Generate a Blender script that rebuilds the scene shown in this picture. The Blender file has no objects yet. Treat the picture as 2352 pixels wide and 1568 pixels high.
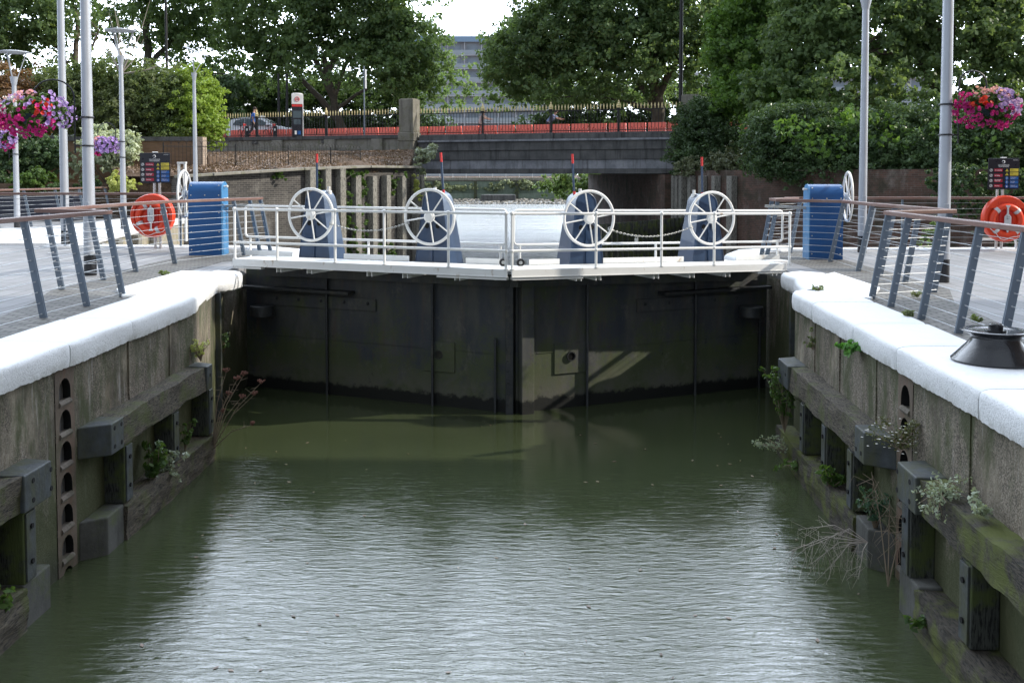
import bpy, math, random
import numpy as np
from mathutils import Vector, Matrix
PI=math.pi; R=math.radians
scene=bpy.context.scene; COL=scene.collection
random.seed(7)
# ------------------------------------------------------------ camera model (2352 px wide frame units)
FPX=35/36*2352; TH=R(2.6); EYE=1.58; YO=400+FPX*math.tan(TH)
def ray(x,y):
    a=(x-1176)/FPX; b=-(y-YO)/FPX
    return Vector((a, math.cos(TH)+b*math.sin(TH), -math.sin(TH)+b*math.cos(TH)))
def G(x,y,z=0):
    r=ray(x,y); t=(z-EYE)/r.z; return Vector((r.x*t,r.y*t,z))
def Q(x,y,Y):
    r=ray(x,y); t=Y/r.y; return Vector((r.x*t,Y,EYE+r.z*t))
# ------------------------------------------------------------ mesh builder
class MB:
    def __init__(s): s.v=[]; s.f=[]; s.sm=[]
    def add(s,vs,fs,smooth=False):
        o=len(s.v); s.v+= [tuple(v) for v in vs]; s.f+=[tuple(o+i for i in f) for f in fs]; s.sm+=[smooth]*len(fs); return s
    def box(s,c,d,rz=0,rx=0,ry=0,M=None):
        T=Matrix.Translation(Vector(c))@Matrix.Rotation(rz,4,'Z')@Matrix.Rotation(ry,4,'Y')@Matrix.Rotation(rx,4,'X')
        if M is not None: T=M@T
        x,y,z=[k/2 for k in d]
        vs=[T@Vector((a*x,b*y,e*z)) for a,b,e in ((-1,-1,-1),(1,-1,-1),(1,1,-1),(-1,1,-1),(-1,-1,1),(1,-1,1),(1,1,1),(-1,1,1))]
        return s.add(vs,[(0,3,2,1),(4,5,6,7),(0,1,5,4),(1,2,6,5),(2,3,7,6),(3,0,4,7)])
    def bar(s,a,b,w,h,up=(0,0,1)):
        a=Vector(a); b=Vector(b); d=(b-a); 
        if d.length<1e-6: return s
        dn=d.normalized(); u=Vector(up); sd=dn.cross(u)
        if sd.length<1e-4: sd=dn.cross(Vector((0,1,0)))
        sd.normalize(); u=sd.cross(dn).normalized()
        vs=[]
        for p in (a,b):
            for i,j in ((-1,-1),(1,-1),(1,1),(-1,1)): vs.append(p+sd*(i*w/2)+u*(j*h/2))
        return s.add(vs,[(0,1,2,3),(7,6,5,4),(0,4,5,1),(1,5,6,2),(2,6,7,3),(3,7,4,0)])
    def tube(s,pts,r,n=8,caps=True,closed=False):
        pts=[Vector(p) for p in pts]; m=len(pts)
        rs=r if isinstance(r,(list,tuple)) else [r]*m
        prev=None; rings=[]
        for i,p in enumerate(pts):
            if closed: t=pts[(i+1)%m]-pts[i-1]
            else: t=pts[min(i+1,m-1)]-pts[max(i-1,0)]
            t=t.normalized() if t.length>1e-9 else Vector((0,0,1))
            if prev is None:
                a=Vector((0,0,1)) if abs(t.z)<.9 else Vector((1,0,0)); u=t.cross(a).normalized()
            else:
                u=prev-t*prev.dot(t)
                u=u.normalized() if u.length>1e-6 else t.orthogonal().normalized()
            prev=u; w=t.cross(u)
            rings.append([p+(u*math.cos(2*PI*k/n)+w*math.sin(2*PI*k/n))*rs[i] for k in range(n)])
        vs=[v for q in rings for v in q]; fs=[]
        for i in range(m if closed else m-1):
            j=(i+1)%m
            for k in range(n): fs.append((i*n+k,i*n+(k+1)%n,j*n+(k+1)%n,j*n+k))
        s.add(vs,fs,True)
        if caps and not closed:
            o=len(s.v)-len(vs)
            s.f.append(tuple(o+k for k in reversed(range(n)))); s.sm.append(False)
            s.f.append(tuple(o+(m-1)*n+k for k in range(n))); s.sm.append(False)
        return s
    def lathe(s,prof,c=(0,0,0),n=24,M=None,ex=1.0):
        c=Vector(c); vs=[]; fs=[]; m=len(prof)
        for r,z in prof:
            for k in range(n):
                v=Vector((r*math.cos(2*PI*k/n),ex*r*math.sin(2*PI*k/n),z))
                vs.append((M@v if M is not None else v)+c)
        for i in range(m-1):
            for k in range(n): fs.append((i*n+k,i*n+(k+1)%n,(i+1)*n+(k+1)%n,(i+1)*n+k))
        s.add(vs,fs,True); o=len(s.v)-len(vs)
        if prof[0][0]>1e-5: s.f.append(tuple(o+k for k in reversed(range(n)))); s.sm.append(False)
        if prof[-1][0]>1e-5: s.f.append(tuple(o+(m-1)*n+k for k in range(n))); s.sm.append(False)
        return s
    def prism(s,poly,z0,z1,M=None):   # poly xy; extruded in z
        n=len(poly); a=sum(poly[i][0]*poly[(i+1)%n][1]-poly[(i+1)%n][0]*poly[i][1] for i in range(n))
        if a<0: poly=poly[::-1]
        vs=[Vector((p[0],p[1],z0)) for p in poly]+[Vector((p[0],p[1],z1)) for p in poly]
        if M is not None: vs=[M@v for v in vs]
        return s.add(vs,[tuple(reversed(range(n))),tuple(range(n,2*n))]+[(i,(i+1)%n,n+(i+1)%n,n+i) for i in range(n)])
    def sphere(s,c,r,n=10,m=7,sc=(1,1,1)):
        prof=[(max(math.sin(PI*i/m),1e-4 if i in(0,m) else 0)*r,-math.cos(PI*i/m)*r) for i in range(m+1)]
        prof[0]=(1e-6,-r); prof[-1]=(1e-6,r)
        return s.lathe(prof,c,n,Matrix.Diagonal((sc[0],sc[1],sc[2],1)))
    def torus(s,c,R0,r,M=None,n=40,k=8):
        pts=[Vector((R0*math.cos(2*PI*i/n),R0*math.sin(2*PI*i/n),0)) for i in range(n)]
        if M is not None: pts=[M@p for p in pts]
        return s.tube([p+Vector(c) for p in pts],r,k,closed=True)
    def build(s,name,m,parent=None,local=False,bevel=0,uv=False,sharp=35,seg=2):
        me=bpy.data.meshes.new(name)
        vs=[Vector(v) for v in s.v]
        if parent is not None and not local:
            I=parent_matrix(parent).inverted(); vs=[I@v for v in vs]
        me.from_pydata(vs,[],s.f); me.polygons.foreach_set('use_smooth',s.sm); me.update()
        if any(s.sm): 
            try: me.set_sharp_from_angle(angle=R(sharp))
            except Exception: pass
        if uv: box_uv(me)
        for q in (m if isinstance(m,(list,tuple)) else [m]): me.materials.append(q)
        o=bpy.data.objects.new(name,me); COL.objects.link(o)
        if parent is not None: o.parent=parent
        if bevel:
            b=o.modifiers.new('bevel','BEVEL'); b.width=bevel; b.segments=seg; b.limit_method='ANGLE'; b.angle_limit=R(40)
        return o
def box_uv(me):
    uvl=me.uv_layers.new(name='UVMap').data
    for p in me.polygons:
        n=p.normal
        if abs(n.z)>.7: f=lambda v:(v.x,v.y)
        else:
            d=Vector((-n.y,n.x,0)).normalized(); f=lambda v,d=d:(v.x*d.x+v.y*d.y,v.z)
        for li in p.loop_indices: uvl[li].uv=f(me.vertices[me.loops[li].vertex_index].co)
PM={}
def parent_matrix(o):
    M=Matrix.Identity(4)
    while o is not None:
        M=Matrix.Translation(o.location)@Matrix.Rotation(o.rotation_euler.z,4,'Z')@M; o=o.parent
    return M
def thing(name,label,cat,loc=(0,0,0),rz=0,group=None):
    o=bpy.data.objects.new(name,None); COL.objects.link(o); o.empty_display_size=.2
    o.location=loc; o.rotation_euler=(0,0,rz); o['label']=label; o['category']=cat
    if group: o['group']=group
    return o
def tag(o,label=None,cat=None,group=None,kind=None):
    if label: o['label']=label
    if cat: o['category']=cat
    if group: o['group']=group
    if kind: o['kind']=kind
    return o
def copy_tree(o,parent=None):
    c=o.copy(); COL.objects.link(c)
    if parent is not None: c.parent=parent
    for ch in [k for k in bpy.data.objects if k.parent==o]: copy_tree(ch,c)
    return c
# ------------------------------------------------------------ materials
class NT:
    def __init__(s,name):
        s.m=bpy.data.materials.new(name); s.m.use_nodes=True; s.t=s.m.node_tree; s.n=s.t.nodes; s.l=s.t.links
        s.n.clear(); s.out=s.n.new('ShaderNodeOutputMaterial'); s.p=s.n.new('ShaderNodeBsdfPrincipled'); s.l.new(s.p.outputs[0],s.out.inputs[0])
    def node(s,t,**k):
        o=s.n.new(t)
        for a,b in k.items():
            if hasattr(o,a): setattr(o,a,b)
        return o
    def link(s,a,b): s.l.new(a,b)
    def pos(s): 
        return s.node('ShaderNodeNewGeometry').outputs['Position']
    def uv(s): return s.node('ShaderNodeTexCoord').outputs['UV']
    def mapv(s,src,scale=(1,1,1),loc=(0,0,0),rot=(0,0,0)):
        m=s.node('ShaderNodeMapping'); m.inputs['Scale'].default_value=scale; m.inputs['Location'].default_value=loc; m.inputs['Rotation'].default_value=rot
        s.link(src,m.inputs['Vector']); return m.outputs[0]
    def noise(s,src,scale,detail=4,rough=.55,dist=0):
        n=s.node('ShaderNodeTexNoise'); n.inputs['Scale'].default_value=scale; n.inputs['Detail'].default_value=detail
        n.inputs['Roughness'].default_value=rough; n.inputs['Distortion'].default_value=dist
        s.link(src,n.inputs['Vector']); return n.outputs[0]
    def vor(s,src,scale,out='Distance'):
        n=s.node('ShaderNodeTexVoronoi'); n.inputs['Scale'].default_value=scale; s.link(src,n.inputs['Vector']); return n.outputs[out]
    def ramp(s,src,a,b,c0=(0,0,0,1),c1=(1,1,1,1)):
        n=s.node('ShaderNodeMapRange'); n.inputs[1].default_value=a; n.inputs[2].default_value=b; s.link(src,n.inputs[0]); return n.outputs[0]
    def mix(s,f,a,b,mode='MIX'):
        n=s.node('ShaderNodeMix'); n.data_type='RGBA'; n.blend_type=mode
        for src,i in ((f,0),(a,6),(b,7)):
            if hasattr(src,'is_linked') or hasattr(src,'links'): s.link(src,n.inputs[i])
            elif i==0: n.inputs[0].default_value=src
            else: n.inputs[i].default_value=(*src,1) if len(src)==3 else src
        return n.outputs[2]
    def math(s,op,a,b=0):
        n=s.node('ShaderNodeMath'); n.operation=op
        for i,q in enumerate((a,b)):
            if hasattr(q,'links'): s.link(q,n.inputs[i])
            else: n.inputs[i].default_value=q
        return n.outputs[0]
    def sep(s,src):
        n=s.node('ShaderNodeSeparateXYZ'); s.link(src,n.inputs[0]); return n.outputs
    def bump(s,h,strength=.4,dist=.01,normal=None):
        n=s.node('ShaderNodeBump'); n.inputs['Strength'].default_value=strength; n.inputs['Distance'].default_value=dist
        s.link(h,n.inputs['Height'])
        if normal is not None: s.link(normal,n.inputs['Normal'])
        s.link(n.outputs[0],s.p.inputs['Normal']); return n.outputs[0]
    def col(s,c):
        if hasattr(c,'links'): s.link(c,s.p.inputs['Base Color'])
        else: s.p.inputs['Base Color'].default_value=(*c,1)
        return s
    def set(s,rough=None,metal=None,spec=None,coat=None):
        if rough is not None: s.p.inputs['Roughness'].default_value=rough
        if metal is not None: s.p.inputs['Metallic'].default_value=metal
        if spec is not None: s.p.inputs['Specular IOR Level'].default_value=spec
        if coat is not None: s.p.inputs['Coat Weight'].default_value=coat
        return s
def basic(name,c,rough=.5,metal=0,var=.12,scale=6,bump=0,bscale=60,dirt=None,dscale=1.5,dlo=.55,dhi=.75,coat=None,spec=None):
    n=NT(name); P=n.pos(); k=n.noise(P,scale,5)
    a=tuple(x*(1-var) for x in c); b=tuple(min(1,x*(1+var)) for x in c)
    cc=n.mix(n.ramp(k,.3,.7),a,b)
    if dirt is not None:
        d=n.ramp(n.noise(n.mapv(P,(1,1,.5)),dscale,7,.65),dlo,dhi); cc=n.mix(d,cc,dirt)
    n.col(cc); n.set(rough,metal,spec,coat)
    r=n.ramp(n.noise(P,scale*2.3,4),.2,.8); rr=n.node('ShaderNodeMapRange'); n.link(r,rr.inputs[0]); rr.inputs[3].default_value=max(.05,rough-.08); rr.inputs[4].default_value=min(1,rough+.1); n.link(rr.outputs[0],n.p.inputs['Roughness'])
    if bump: n.bump(n.noise(P,bscale,4),bump,.01)
    return n.m
def leafmat(name,c1,c2,trans=.35,c3=None,rough=.45,spec=.4):
    n=NT(name); g=n.node('ShaderNodeNewGeometry'); 
    cc=n.mix(g.outputs['Random Per Island'],c1,c2)
    big=n.ramp(n.noise(g.outputs['Position'],.55,3),.4,.62)
    cc=n.mix(n.math('MULTIPLY',big,.65),cc,tuple(min(1,x*1.7) for x in (c3 or c2)))
    n.col(cc); n.set(rough,0,spec)
    t=n.node('ShaderNodeBsdfTranslucent'); n.link(n.mix(.6,cc,tuple(min(1,x*y) for x,y in zip(c2,(2.4,2.2,.9)))),t.inputs[0])
    ms=n.node('ShaderNodeMixShader'); ms.inputs[0].default_value=trans
    n.link(n.p.outputs[0],ms.inputs[1]); n.link(t.outputs[0],ms.inputs[2]); n.link(ms.outputs[0],n.out.inputs[0])
    return n.m
M={}
M['white']=basic('white_paint',(.78,.78,.76),.42,0,.05,3,.08,90,dirt=(.4,.3,.2),dscale=8,dlo=.61,dhi=.74)
M['navy']=basic('navy_paint',(.02,.046,.1),.33,0,.15,4,.05,60,dirt=(.04,.07,.125),dscale=6,dlo=.55,dhi=.8,coat=.25)
M['blue']=basic('blue_paint',(.002,.07,.235),.42,0,.08,3,0,coat=.1)
M['lamp']=basic('lamp_post_paint',(.42,.45,.5),.38,.25,.05,2,0,dirt=(.3,.31,.33),dscale=2,dlo=.6,dhi=.8)
M['steel']=basic('painted_post_steel',(.16,.2,.25),.45,.2,.1,5,0)
M['wire']=basic('stainless_wire',(.5,.52,.54),.5,.6,.05,5)
M['stainless']=basic('stainless_pole',(.6,.56,.54),.28,.9,.1,5)
M['black']=basic('black_gloss_paint',(.012,.013,.016),.22,0,.3,6,.15,40,coat=.3)
M['iron']=basic('black_iron',(.014,.015,.018),.5,.1,.2,8)
M['gold']=basic('gilded_paint',(.75,.64,.34),.4,.1,.1,20)
M['red']=basic('red_paint',(.6,.03,.03),.4,0,.1,10)
M['ring']=basic('orange_red_plastic',(.72,.055,.015),.38,0,.06,6)
M['ring2']=basic('deep_red_plastic',(.55,.02,.012),.42,0,.06,6)
M['tape']=basic('grey_reflective_tape',(.55,.56,.58),.4,.1,.08,20)
M['barrier']=basic('barrier_plastic',(.92,.19,.14),.45,0,.08,2)
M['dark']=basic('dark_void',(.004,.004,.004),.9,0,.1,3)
M['plate']=basic('fender_end_plate',(.052,.06,.066),.62,0,.4,7,.5,25,dirt=(.06,.065,.035),dscale=5,dlo=.42,dhi=.62)
M['asphalt']=basic('asphalt',(.055,.055,.056),.85,0,.15,3,.3,90)
M['tarp']=basic('navy_planter',(.02,.025,.045),.6,0,.15,3)
M['sheet']=basic('sign_black',(.012,.012,.02),.3,0,.05,3)
M['sred']=basic('sign_red',(.36,.012,.04),.4,0,.05,3)
M['syel']=basic('sign_yellow',(.68,.55,.06),.4,0,.05,3)
M['sblue']=basic('sign_blue',(.01,.1,.35),.4,0,.05,3)
M['swhite']=basic('sign_white',(.75,.75,.75),.4,0,.04,3)
M['skin']=basic('skin',(.5,.3,.22),.5,0,.06,10)
M['tee']=basic('blue_shirt',(.05,.15,.5),.8,0,.1,10)
M['trouser']=basic('dark_trousers',(.03,.025,.035),.85,0,.15,10)
M['hair']=basic('dark_hair',(.03,.02,.015),.6,0,.2,30)
M['beige']=basic('beige_jacket',(.5,.42,.4),.8,0,.1,10)
M['greyblue']=basic('grey_blue_hoodie',(.2,.26,.42),.8,0,.1,10)
M['carpaint']=basic('white_car_paint',(.74,.78,.84),.45,0,.02,1,coat=.1)
M['glass']=basic('dark_glass',(.05,.075,.09),.12,0,.1,1,spec=.6)
M['rubber']=basic('tyre_rubber',(.015,.015,.015),.8,0,.1,9)
M['bark']=basic('plane_bark',(.1,.085,.065),.9,0,.3,4,.5,12,dirt=(.17,.15,.11),dscale=3)
M['twig']=basic('dry_twig',(.22,.17,.12),.85,0,.2,10)
M['chain']=basic('galvanised_chain',(.42,.42,.4),.45,.7,.15,30)
def mk_handrail(name,c1,c2):
    n=NT(name); P=n.pos(); g=n.noise(n.mapv(P,(9,1.2,22)),3,6,.6)
    k=n.mix(n.ramp(g,.3,.7),c1,c2); d=n.ramp(n.noise(P,1.3,5),.5,.75)
    n.col(n.mix(n.math('MULTIPLY',d,.5),k,(.27,.22,.2))); n.set(.5); n.bump(g,.3,.004); return n.m
M['hand']=mk_handrail('weathered_hardwood_handrail',(.13,.075,.06),(.2,.105,.085))
def mk_wood(name,c1,c2,sx=(1,1,1),moss=None,mlo=.5,mhi=.62,b=.7):
    n=NT(name); P=n.pos(); g=n.noise(n.mapv(P,sx),4,8,.7,.6); g2=n.noise(n.mapv(P,sx),14,6,.65)
    k=n.mix(n.ramp(g,.33,.68),c1,c2); k=n.mix(n.ramp(g2,.5,.42),k,tuple(x*.25 for x in c1))
    if moss: k=n.mix(n.ramp(n.noise(P,3.2,6,.65),mlo,mhi),k,moss)
    n.col(k); n.set(.85); n.bump(n.math('ADD',g,n.math('MULTIPLY',g2,.6)),b,.03); return n.m
M['timber']=mk_wood('rotten_fender_timber',(.048,.04,.028),(.15,.125,.09),(6,1,7),(.075,.085,.026),.5,.64)
M['timberm']=mk_wood('mossy_fender_timber',(.035,.03,.022),(.085,.07,.052),(6,1,7),(.085,.1,.016),.44,.58)
M['post']=mk_wood('grey_timber_pile',(.18,.175,.155),(.34,.325,.29),(5,5,.6),b=.5)
M['postd']=mk_wood('dark_fender_post',(.03,.034,.03),(.065,.068,.058),(5,5,.7),(.06,.078,.02),.46,.58,b=.4)
def mk_concrete():
    n=NT('stained_lock_wall_concrete'); P=n.pos(); z=n.sep(P)[2]
    big=n.ramp(n.noise(n.mapv(P,(1,1,.55)),1.9,8,.72),.4,.6)
    k=n.mix(big,(.075,.06,.038),(.31,.27,.2))
    st=n.ramp(n.noise(n.mapv(P,(2.6,2.6,.45)),1.6,9,.72,.4),.45,.62); k=n.mix(n.math('MULTIPLY',st,.6),k,(.07,.058,.042)); ru=n.ramp(n.noise(n.mapv(P,(1.2,1.2,.5),(7,3,1)),1.5,6,.65),.55,.68); k=n.mix(n.math('MULTIPLY',ru,.6),k,(.2,.14,.085)); dk_=n.ramp(n.noise(n.mapv(P,(1.4,1.4,.9),(2,9,4)),1.1,8,.75),.48,.6); k=n.mix(n.math('MULTIPLY',dk_,.6),k,(.045,.038,.026))
    # exposed aggregate patches
    ag=n.vor(P,85,'Color'); sp=n.sep(ag)[0]; mask=n.ramp(n.noise(n.mapv(P,(1,1,.7)),1.6,4),.38,.5)
    agc=n.mix(n.ramp(sp,.2,.95),(.055,.046,.036),(.34,.29,.23)); k=n.mix(n.math('MULTIPLY',mask,.62),k,agc)
    wh=n.ramp(n.noise(n.mapv(P,(7,7,.5),(3,1,0)),1.25,8,.75),.59,.67); k=n.mix(n.math('MULTIPLY',wh,.75),k,(.42,.4,.37))
    # shutter joints: thin horizontal and vertical lines
    # algae: more likely lower down
    low=n.ramp(z,-.9,-1.9); m=n.ramp(n.math('ADD',n.noise(n.mapv(P,(2,2,.8)),1.4,6,.7),n.math('MULTIPLY',low,.36)),.46,.6)
    k=n.mix(n.math('MULTIPLY',m,.85),k,(.05,.062,.018))
    tp=n.math('MULTIPLY',n.ramp(z,-.42,-.2),n.ramp(n.noise(n.mapv(P,(3,3,1)),1.3,7,.7),.38,.6)); k=n.mix(n.math('MULTIPLY',tp,.7),k,(.05,.05,.028)); wet=n.ramp(z,-1.75,-2.0); k=n.mix(n.math('MULTIPLY',wet,.7),k,(.018,.02,.012))
    n.col(k); n.set(.86)
    h=n.math('ADD',n.math('MULTIPLY',n.math('MULTIPLY',sp,mask),.5),n.noise(P,9,7,.7)); n.bump(h,.75,.018); return n.m
M['conc']=mk_concrete()
def mk_coping():
    n=NT('white_painted_coping'); P=n.pos(); nz=n.sep(n.node('ShaderNodeNewGeometry').outputs['Normal'])[2]
    top=n.ramp(nz,.5,.95); zz=n.sep(P)[2]
    fine=n.noise(P,48,5,.75); fleck=n.ramp(fine,.44,.36)
    k=n.mix(n.math('MULTIPLY',fleck,n.ramp(top,1,0)),(.77,.78,.79),(.55,.55,.55))
    d=n.ramp(n.noise(P,2.2,7,.7),.58,.8); k=n.mix(n.math('MULTIPLY',d,.45),k,(.6,.58,.54))
    lo_=n.math('MULTIPLY',n.ramp(zz,-.1,-.2),n.ramp(n.noise(n.mapv(P,(1,1,.6)),4,7,.75),.42,.6)); k=n.mix(n.math('MULTIPLY',lo_,.75),k,(.36,.35,.3)); st_=n.ramp(n.noise(n.mapv(P,(6,6,.4)),1.6,7,.7),.6,.72); k=n.mix(n.math('MULTIPLY',st_,.35),k,(.45,.44,.4)); chip=n.ramp(n.noise(P,11,6,.75),.68,.71); k=n.mix(chip,k,(.3,.27,.22))
    n.col(k); n.set(.6)
    n.bump(n.math('ADD',n.math('MULTIPLY',fine,n.ramp(top,1.15,.1)),n.math('MULTIPLY',n.noise(P,9,5,.6),.7)),1.0,.013); return n.m
M['cop']=mk_coping()
def mk_brick(name,c1,c2,mort,moss=None,dark=None,w=.235,h=.076,mlo=.5,mhi=.68,white=0):
    n=NT(name); U=n.uv(); P=n.pos()
    b=n.node('ShaderNodeTexBrick'); n.link(U,b.inputs[0]); b.inputs['Scale'].default_value=1; b.inputs['Brick Width'].default_value=w; b.inputs['Row Height'].default_value=h
    b.inputs['Mortar Size'].default_value=.007; b.inputs['Mortar Smooth'].default_value=.2; b.inputs['Bias'].default_value=-.1
    b.inputs['Color1'].default_value=(*c1,1); b.inputs['Color2'].default_value=(*c2,1); b.inputs['Mortar'].default_value=(*mort,1)
    k=b.outputs[0]; v=n.ramp(n.noise(P,.8,6,.65),.35,.65); k=n.mix(n.math('MULTIPLY',v,.5),k,tuple(x*.5 for x in c1))
    if white: k=n.mix(n.math('MULTIPLY',n.ramp(n.noise(n.mapv(P,(1,1,.6)),1.3,7,.7),.54,.68),white),k,(.36,.34,.31))
    if moss: k=n.mix(n.ramp(n.noise(P,1.1,7,.7),mlo,mhi),k,moss)
    if dark: k=n.mix(n.ramp(n.noise(n.mapv(P,(1,1,.3)),.9,5),.5,.7),k,dark)
    n.col(k); n.set(.88); n.bump(b.outputs[1],-.4,.01); return n.m
M['brickq']=mk_brick('dark_quay_brick',(.04,.037,.037),(.095,.088,.08),(.19,.18,.165),white=.28)
M['brickr']=mk_brick('old_red_brown_brick',(.08,.045,.035),(.15,.075,.055),(.13,.12,.1),moss=(.03,.03,.016),white=.3,mlo=.48)
M['brickb']=mk_brick('brown_garden_brick',(.24,.145,.085),(.33,.2,.125),(.25,.18,.12))
def mk_pave(name,bw,bh,c1,c2,mort,rot=0,ms=.006,b=.25,off=.5,stain=.4):
    n=NT(name); P=n.pos(); b_=n.node('ShaderNodeTexBrick'); n.link(n.mapv(P,(1,1,0),(0,0,0),(0,0,rot)),b_.inputs[0]); b_.offset=off
    b_.inputs['Scale'].default_value=1; b_.inputs['Brick Width'].default_value=bw; b_.inputs['Row Height'].default_value=bh
    b_.inputs['Mortar Size'].default_value=ms; b_.inputs['Bias'].default_value=0
    b_.inputs['Color1'].default_value=(*c1,1); b_.inputs['Color2'].default_value=(*c2,1); b_.inputs['Mortar'].default_value=(*mort,1)
    k=b_.outputs[0]; d=n.ramp(n.noise(P,.9,7,.7),.42,.7); k=n.mix(n.math('MULTIPLY',d,stain),k,tuple(x*.55 for x in c1))
    s=n.ramp(n.noise(P,60,3),.3,.7); k=n.mix(n.math('MULTIPLY',s,.2),k,tuple(x*1.3 for x in c2))
    n.col(k); n.set(.75); n.bump(n.math('ADD',n.math('MULTIPLY',b_.outputs[1],-1),n.math('MULTIPLY',n.noise(P,25,4),.4)),b,.012); return n.m
M['slab']=mk_pave('granite_slab_paving',.9,.3,(.2,.2,.205),(.27,.27,.275),(.06,.06,.058),rot=PI/2,stain=.6,ms=.008)
M['sett']=mk_pave('dark_sett_paving',.2,.1,(.09,.088,.082),(.21,.2,.18),(.025,.024,.02),rot=.02,ms=.014,b=.9)
def mk_gate():
    n=NT('grimy_gate_steel'); P=n.pos(); z=n.sep(P)[2]
    k=n.mix(n.ramp(n.noise(n.mapv(P,(3,1,.7)),1,7,.7),.35,.65),(.03,.036,.046),(.08,.08,.072))
    sq=n.ramp(n.noise(n.mapv(P,(2.2,1,.45)),1.1,2,.4),.5,.56); k=n.mix(n.math('MULTIPLY',sq,.5),k,(.025,.032,.052))
    r=n.ramp(n.noise(n.mapv(P,(6,2,.5)),1.3,7,.75),.53,.7); k=n.mix(n.math('MULTIPLY',r,.6),k,(.09,.055,.04))
    low=n.ramp(z,-.8,-1.6); g=n.ramp(n.math('ADD',n.noise(P,1.3,9,.8),n.math('MULTIPLY',low,.16)),.51,.64); k=n.mix(n.math('MULTIPLY',g,.7),k,(.06,.078,.022)); fl_=n.ramp(n.noise(n.mapv(P,(1,1,.6),(4,1,2)),3.1,9,.82),.56,.64); k=n.mix(n.math('MULTIPLY',fl_,.5),k,(.12,.115,.095)); dd_=n.ramp(n.noise(n.mapv(P,(1,1,.8),(1,5,2)),2.2,9,.8),.62,.66); k=n.mix(n.math('MULTIPLY',dd_,n.ramp(z,-.9,-1.3)),k,(.008,.009,.008))
    band=n.math('MULTIPLY',n.ramp(z,-1.45,-1.85),n.ramp(n.noise(P,2.3,7,.7),.38,.55)); k=n.mix(n.math('MULTIPLY',band,.7),k,(.1,.095,.08))
    wl=n.ramp(n.math('ADD',z,n.math('MULTIPLY',n.noise(P,7,6,.7),.28)),-1.74,-1.79); k=n.mix(wl,k,(.006,.007,.006))
    n.col(k); n.set(.6); n.bump(n.noise(P,14,8,.75),.4,.01); return n.m
M['gate']=mk_gate()
def mk_stone(name,c1,c2,streak,g=None):
    n=NT(name); P=n.pos(); k=n.mix(n.ramp(n.noise(P,1.7,7,.7),.35,.65),c1,c2)
    k=n.mix(n.math('MULTIPLY',n.ramp(n.noise(n.mapv(P,(4,4,.35)),1.2,7,.7),.5,.68),.8),k,streak)
    if g: k=n.mix(n.math('MULTIPLY',n.ramp(n.noise(P,2.6,6,.7),.5,.68),.7),k,g)
    n.col(k); n.set(.88); n.bump(n.noise(P,16,7,.7),.5,.015); return n.m
M['stone']=mk_stone('weathered_parapet_stone',(.17,.16,.135),(.25,.24,.205),(.09,.085,.07),(.12,.12,.06))
M['bridge']=mk_stone('sooty_bridge_beam',(.075,.077,.08),(.13,.13,.13),(.028,.028,.03))
M['bridgel']=mk_stone('lit_streaked_ledge',(.17,.18,.2),(.3,.31,.34),(.07,.07,.075))  # paler beam stone: light on the lower fascia put into colour, streaks real
M['appr']=mk_stone('approach_wall_concrete',(.2,.19,.165),(.29,.28,.25),(.1,.095,.08),(.13,.14,.07))
def mk_soil():
    n=NT('leaf_litter_soil'); P=n.pos(); k=n.mix(n.ramp(n.noise(P,3,8,.8),.35,.65),(.07,.045,.03),(.2,.135,.09))
    n.col(k); n.set(.95); n.bump(n.noise(P,9,8,.8),1,.08); return n.m
M['soil']=mk_soil()
def mk_water(name,deep,calm=True,river=False):
    n=NT(name); P=n.pos(); y=n.sep(P)[1]
    n.col(n.mix(n.ramp(n.noise(P,.35,4),.3,.7),deep,tuple(x*1.35 for x in deep))); n.set(.03 if not river else .16); n.p.inputs['IOR'].default_value=1.7 if not river else 1.5
    if river:
        h=n.math('ADD',n.noise(n.mapv(P,(1,2.6,1)),.8,7,.68),n.math('MULTIPLY',n.noise(n.mapv(P,(1,4,1)),.12,3),2.5))
        n.bump(h,.8,.3)
    else:
        w1=n.noise(n.mapv(P,(2.3,8.5,1),(0,0,0),(0,0,.09)),1.8,5,.6,.7)
        w2=n.noise(n.mapv(P,(2.2,8,1),(5,2,0),(0,0,-.12)),3.2,3,.6,.2)
        w3=n.noise(n.mapv(P,(1,2,1)),.5,2)
        h=n.math('ADD',n.math('ADD',w1,n.math('MULTIPLY',w2,.35)),n.math('MULTIPLY',w3,.5))
        calmf=n.ramp(n.math('ADD',y,n.math('MULTIPLY',n.noise(P,.6,4),4)),16.5,9.5)
        calmf=n.math('ADD',n.math('MULTIPLY',n.math('MULTIPLY',calmf,n.ramp(n.noise(n.mapv(P,(.8,.8,1),(3,4,0)),.8,4,.6),.1,.55)),.95),.06)
        b=n.node('ShaderNodeBump'); b.inputs['Distance'].default_value=.0108; n.link(calmf,b.inputs['Strength']); n.link(h,b.inputs['Height']); n.link(b.outputs[0],n.p.inputs['Normal'])
    return n.m
M['water']=mk_water('murky_lock_water',(.04,.051,.024))
M['river']=mk_water('river_water',(.22,.23,.22),river=True)
M['leafA']=leafmat('hazed_plane_leaf',(.06,.115,.056),(.125,.19,.08),.48)  # blue raised in both greens to tint the crowns with haze
M['leafB']=leafmat('ivy_leaf',(.034,.072,.034),(.075,.125,.054),.32,rough=.33)
M['leafC']=leafmat('bush_leaf',(.07,.115,.04),(.14,.195,.07),.38,(.12,.13,.07))
M['leafD']=leafmat('weed_leaf',(.035,.08,.02),(.08,.14,.035),.35)
M['leafE']=leafmat('silver_weed_leaf',(.12,.16,.11),(.26,.3,.22),.25)
M['leafY']=leafmat('yellow_green_leaf',(.2,.25,.07),(.38,.42,.15),.35)
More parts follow.
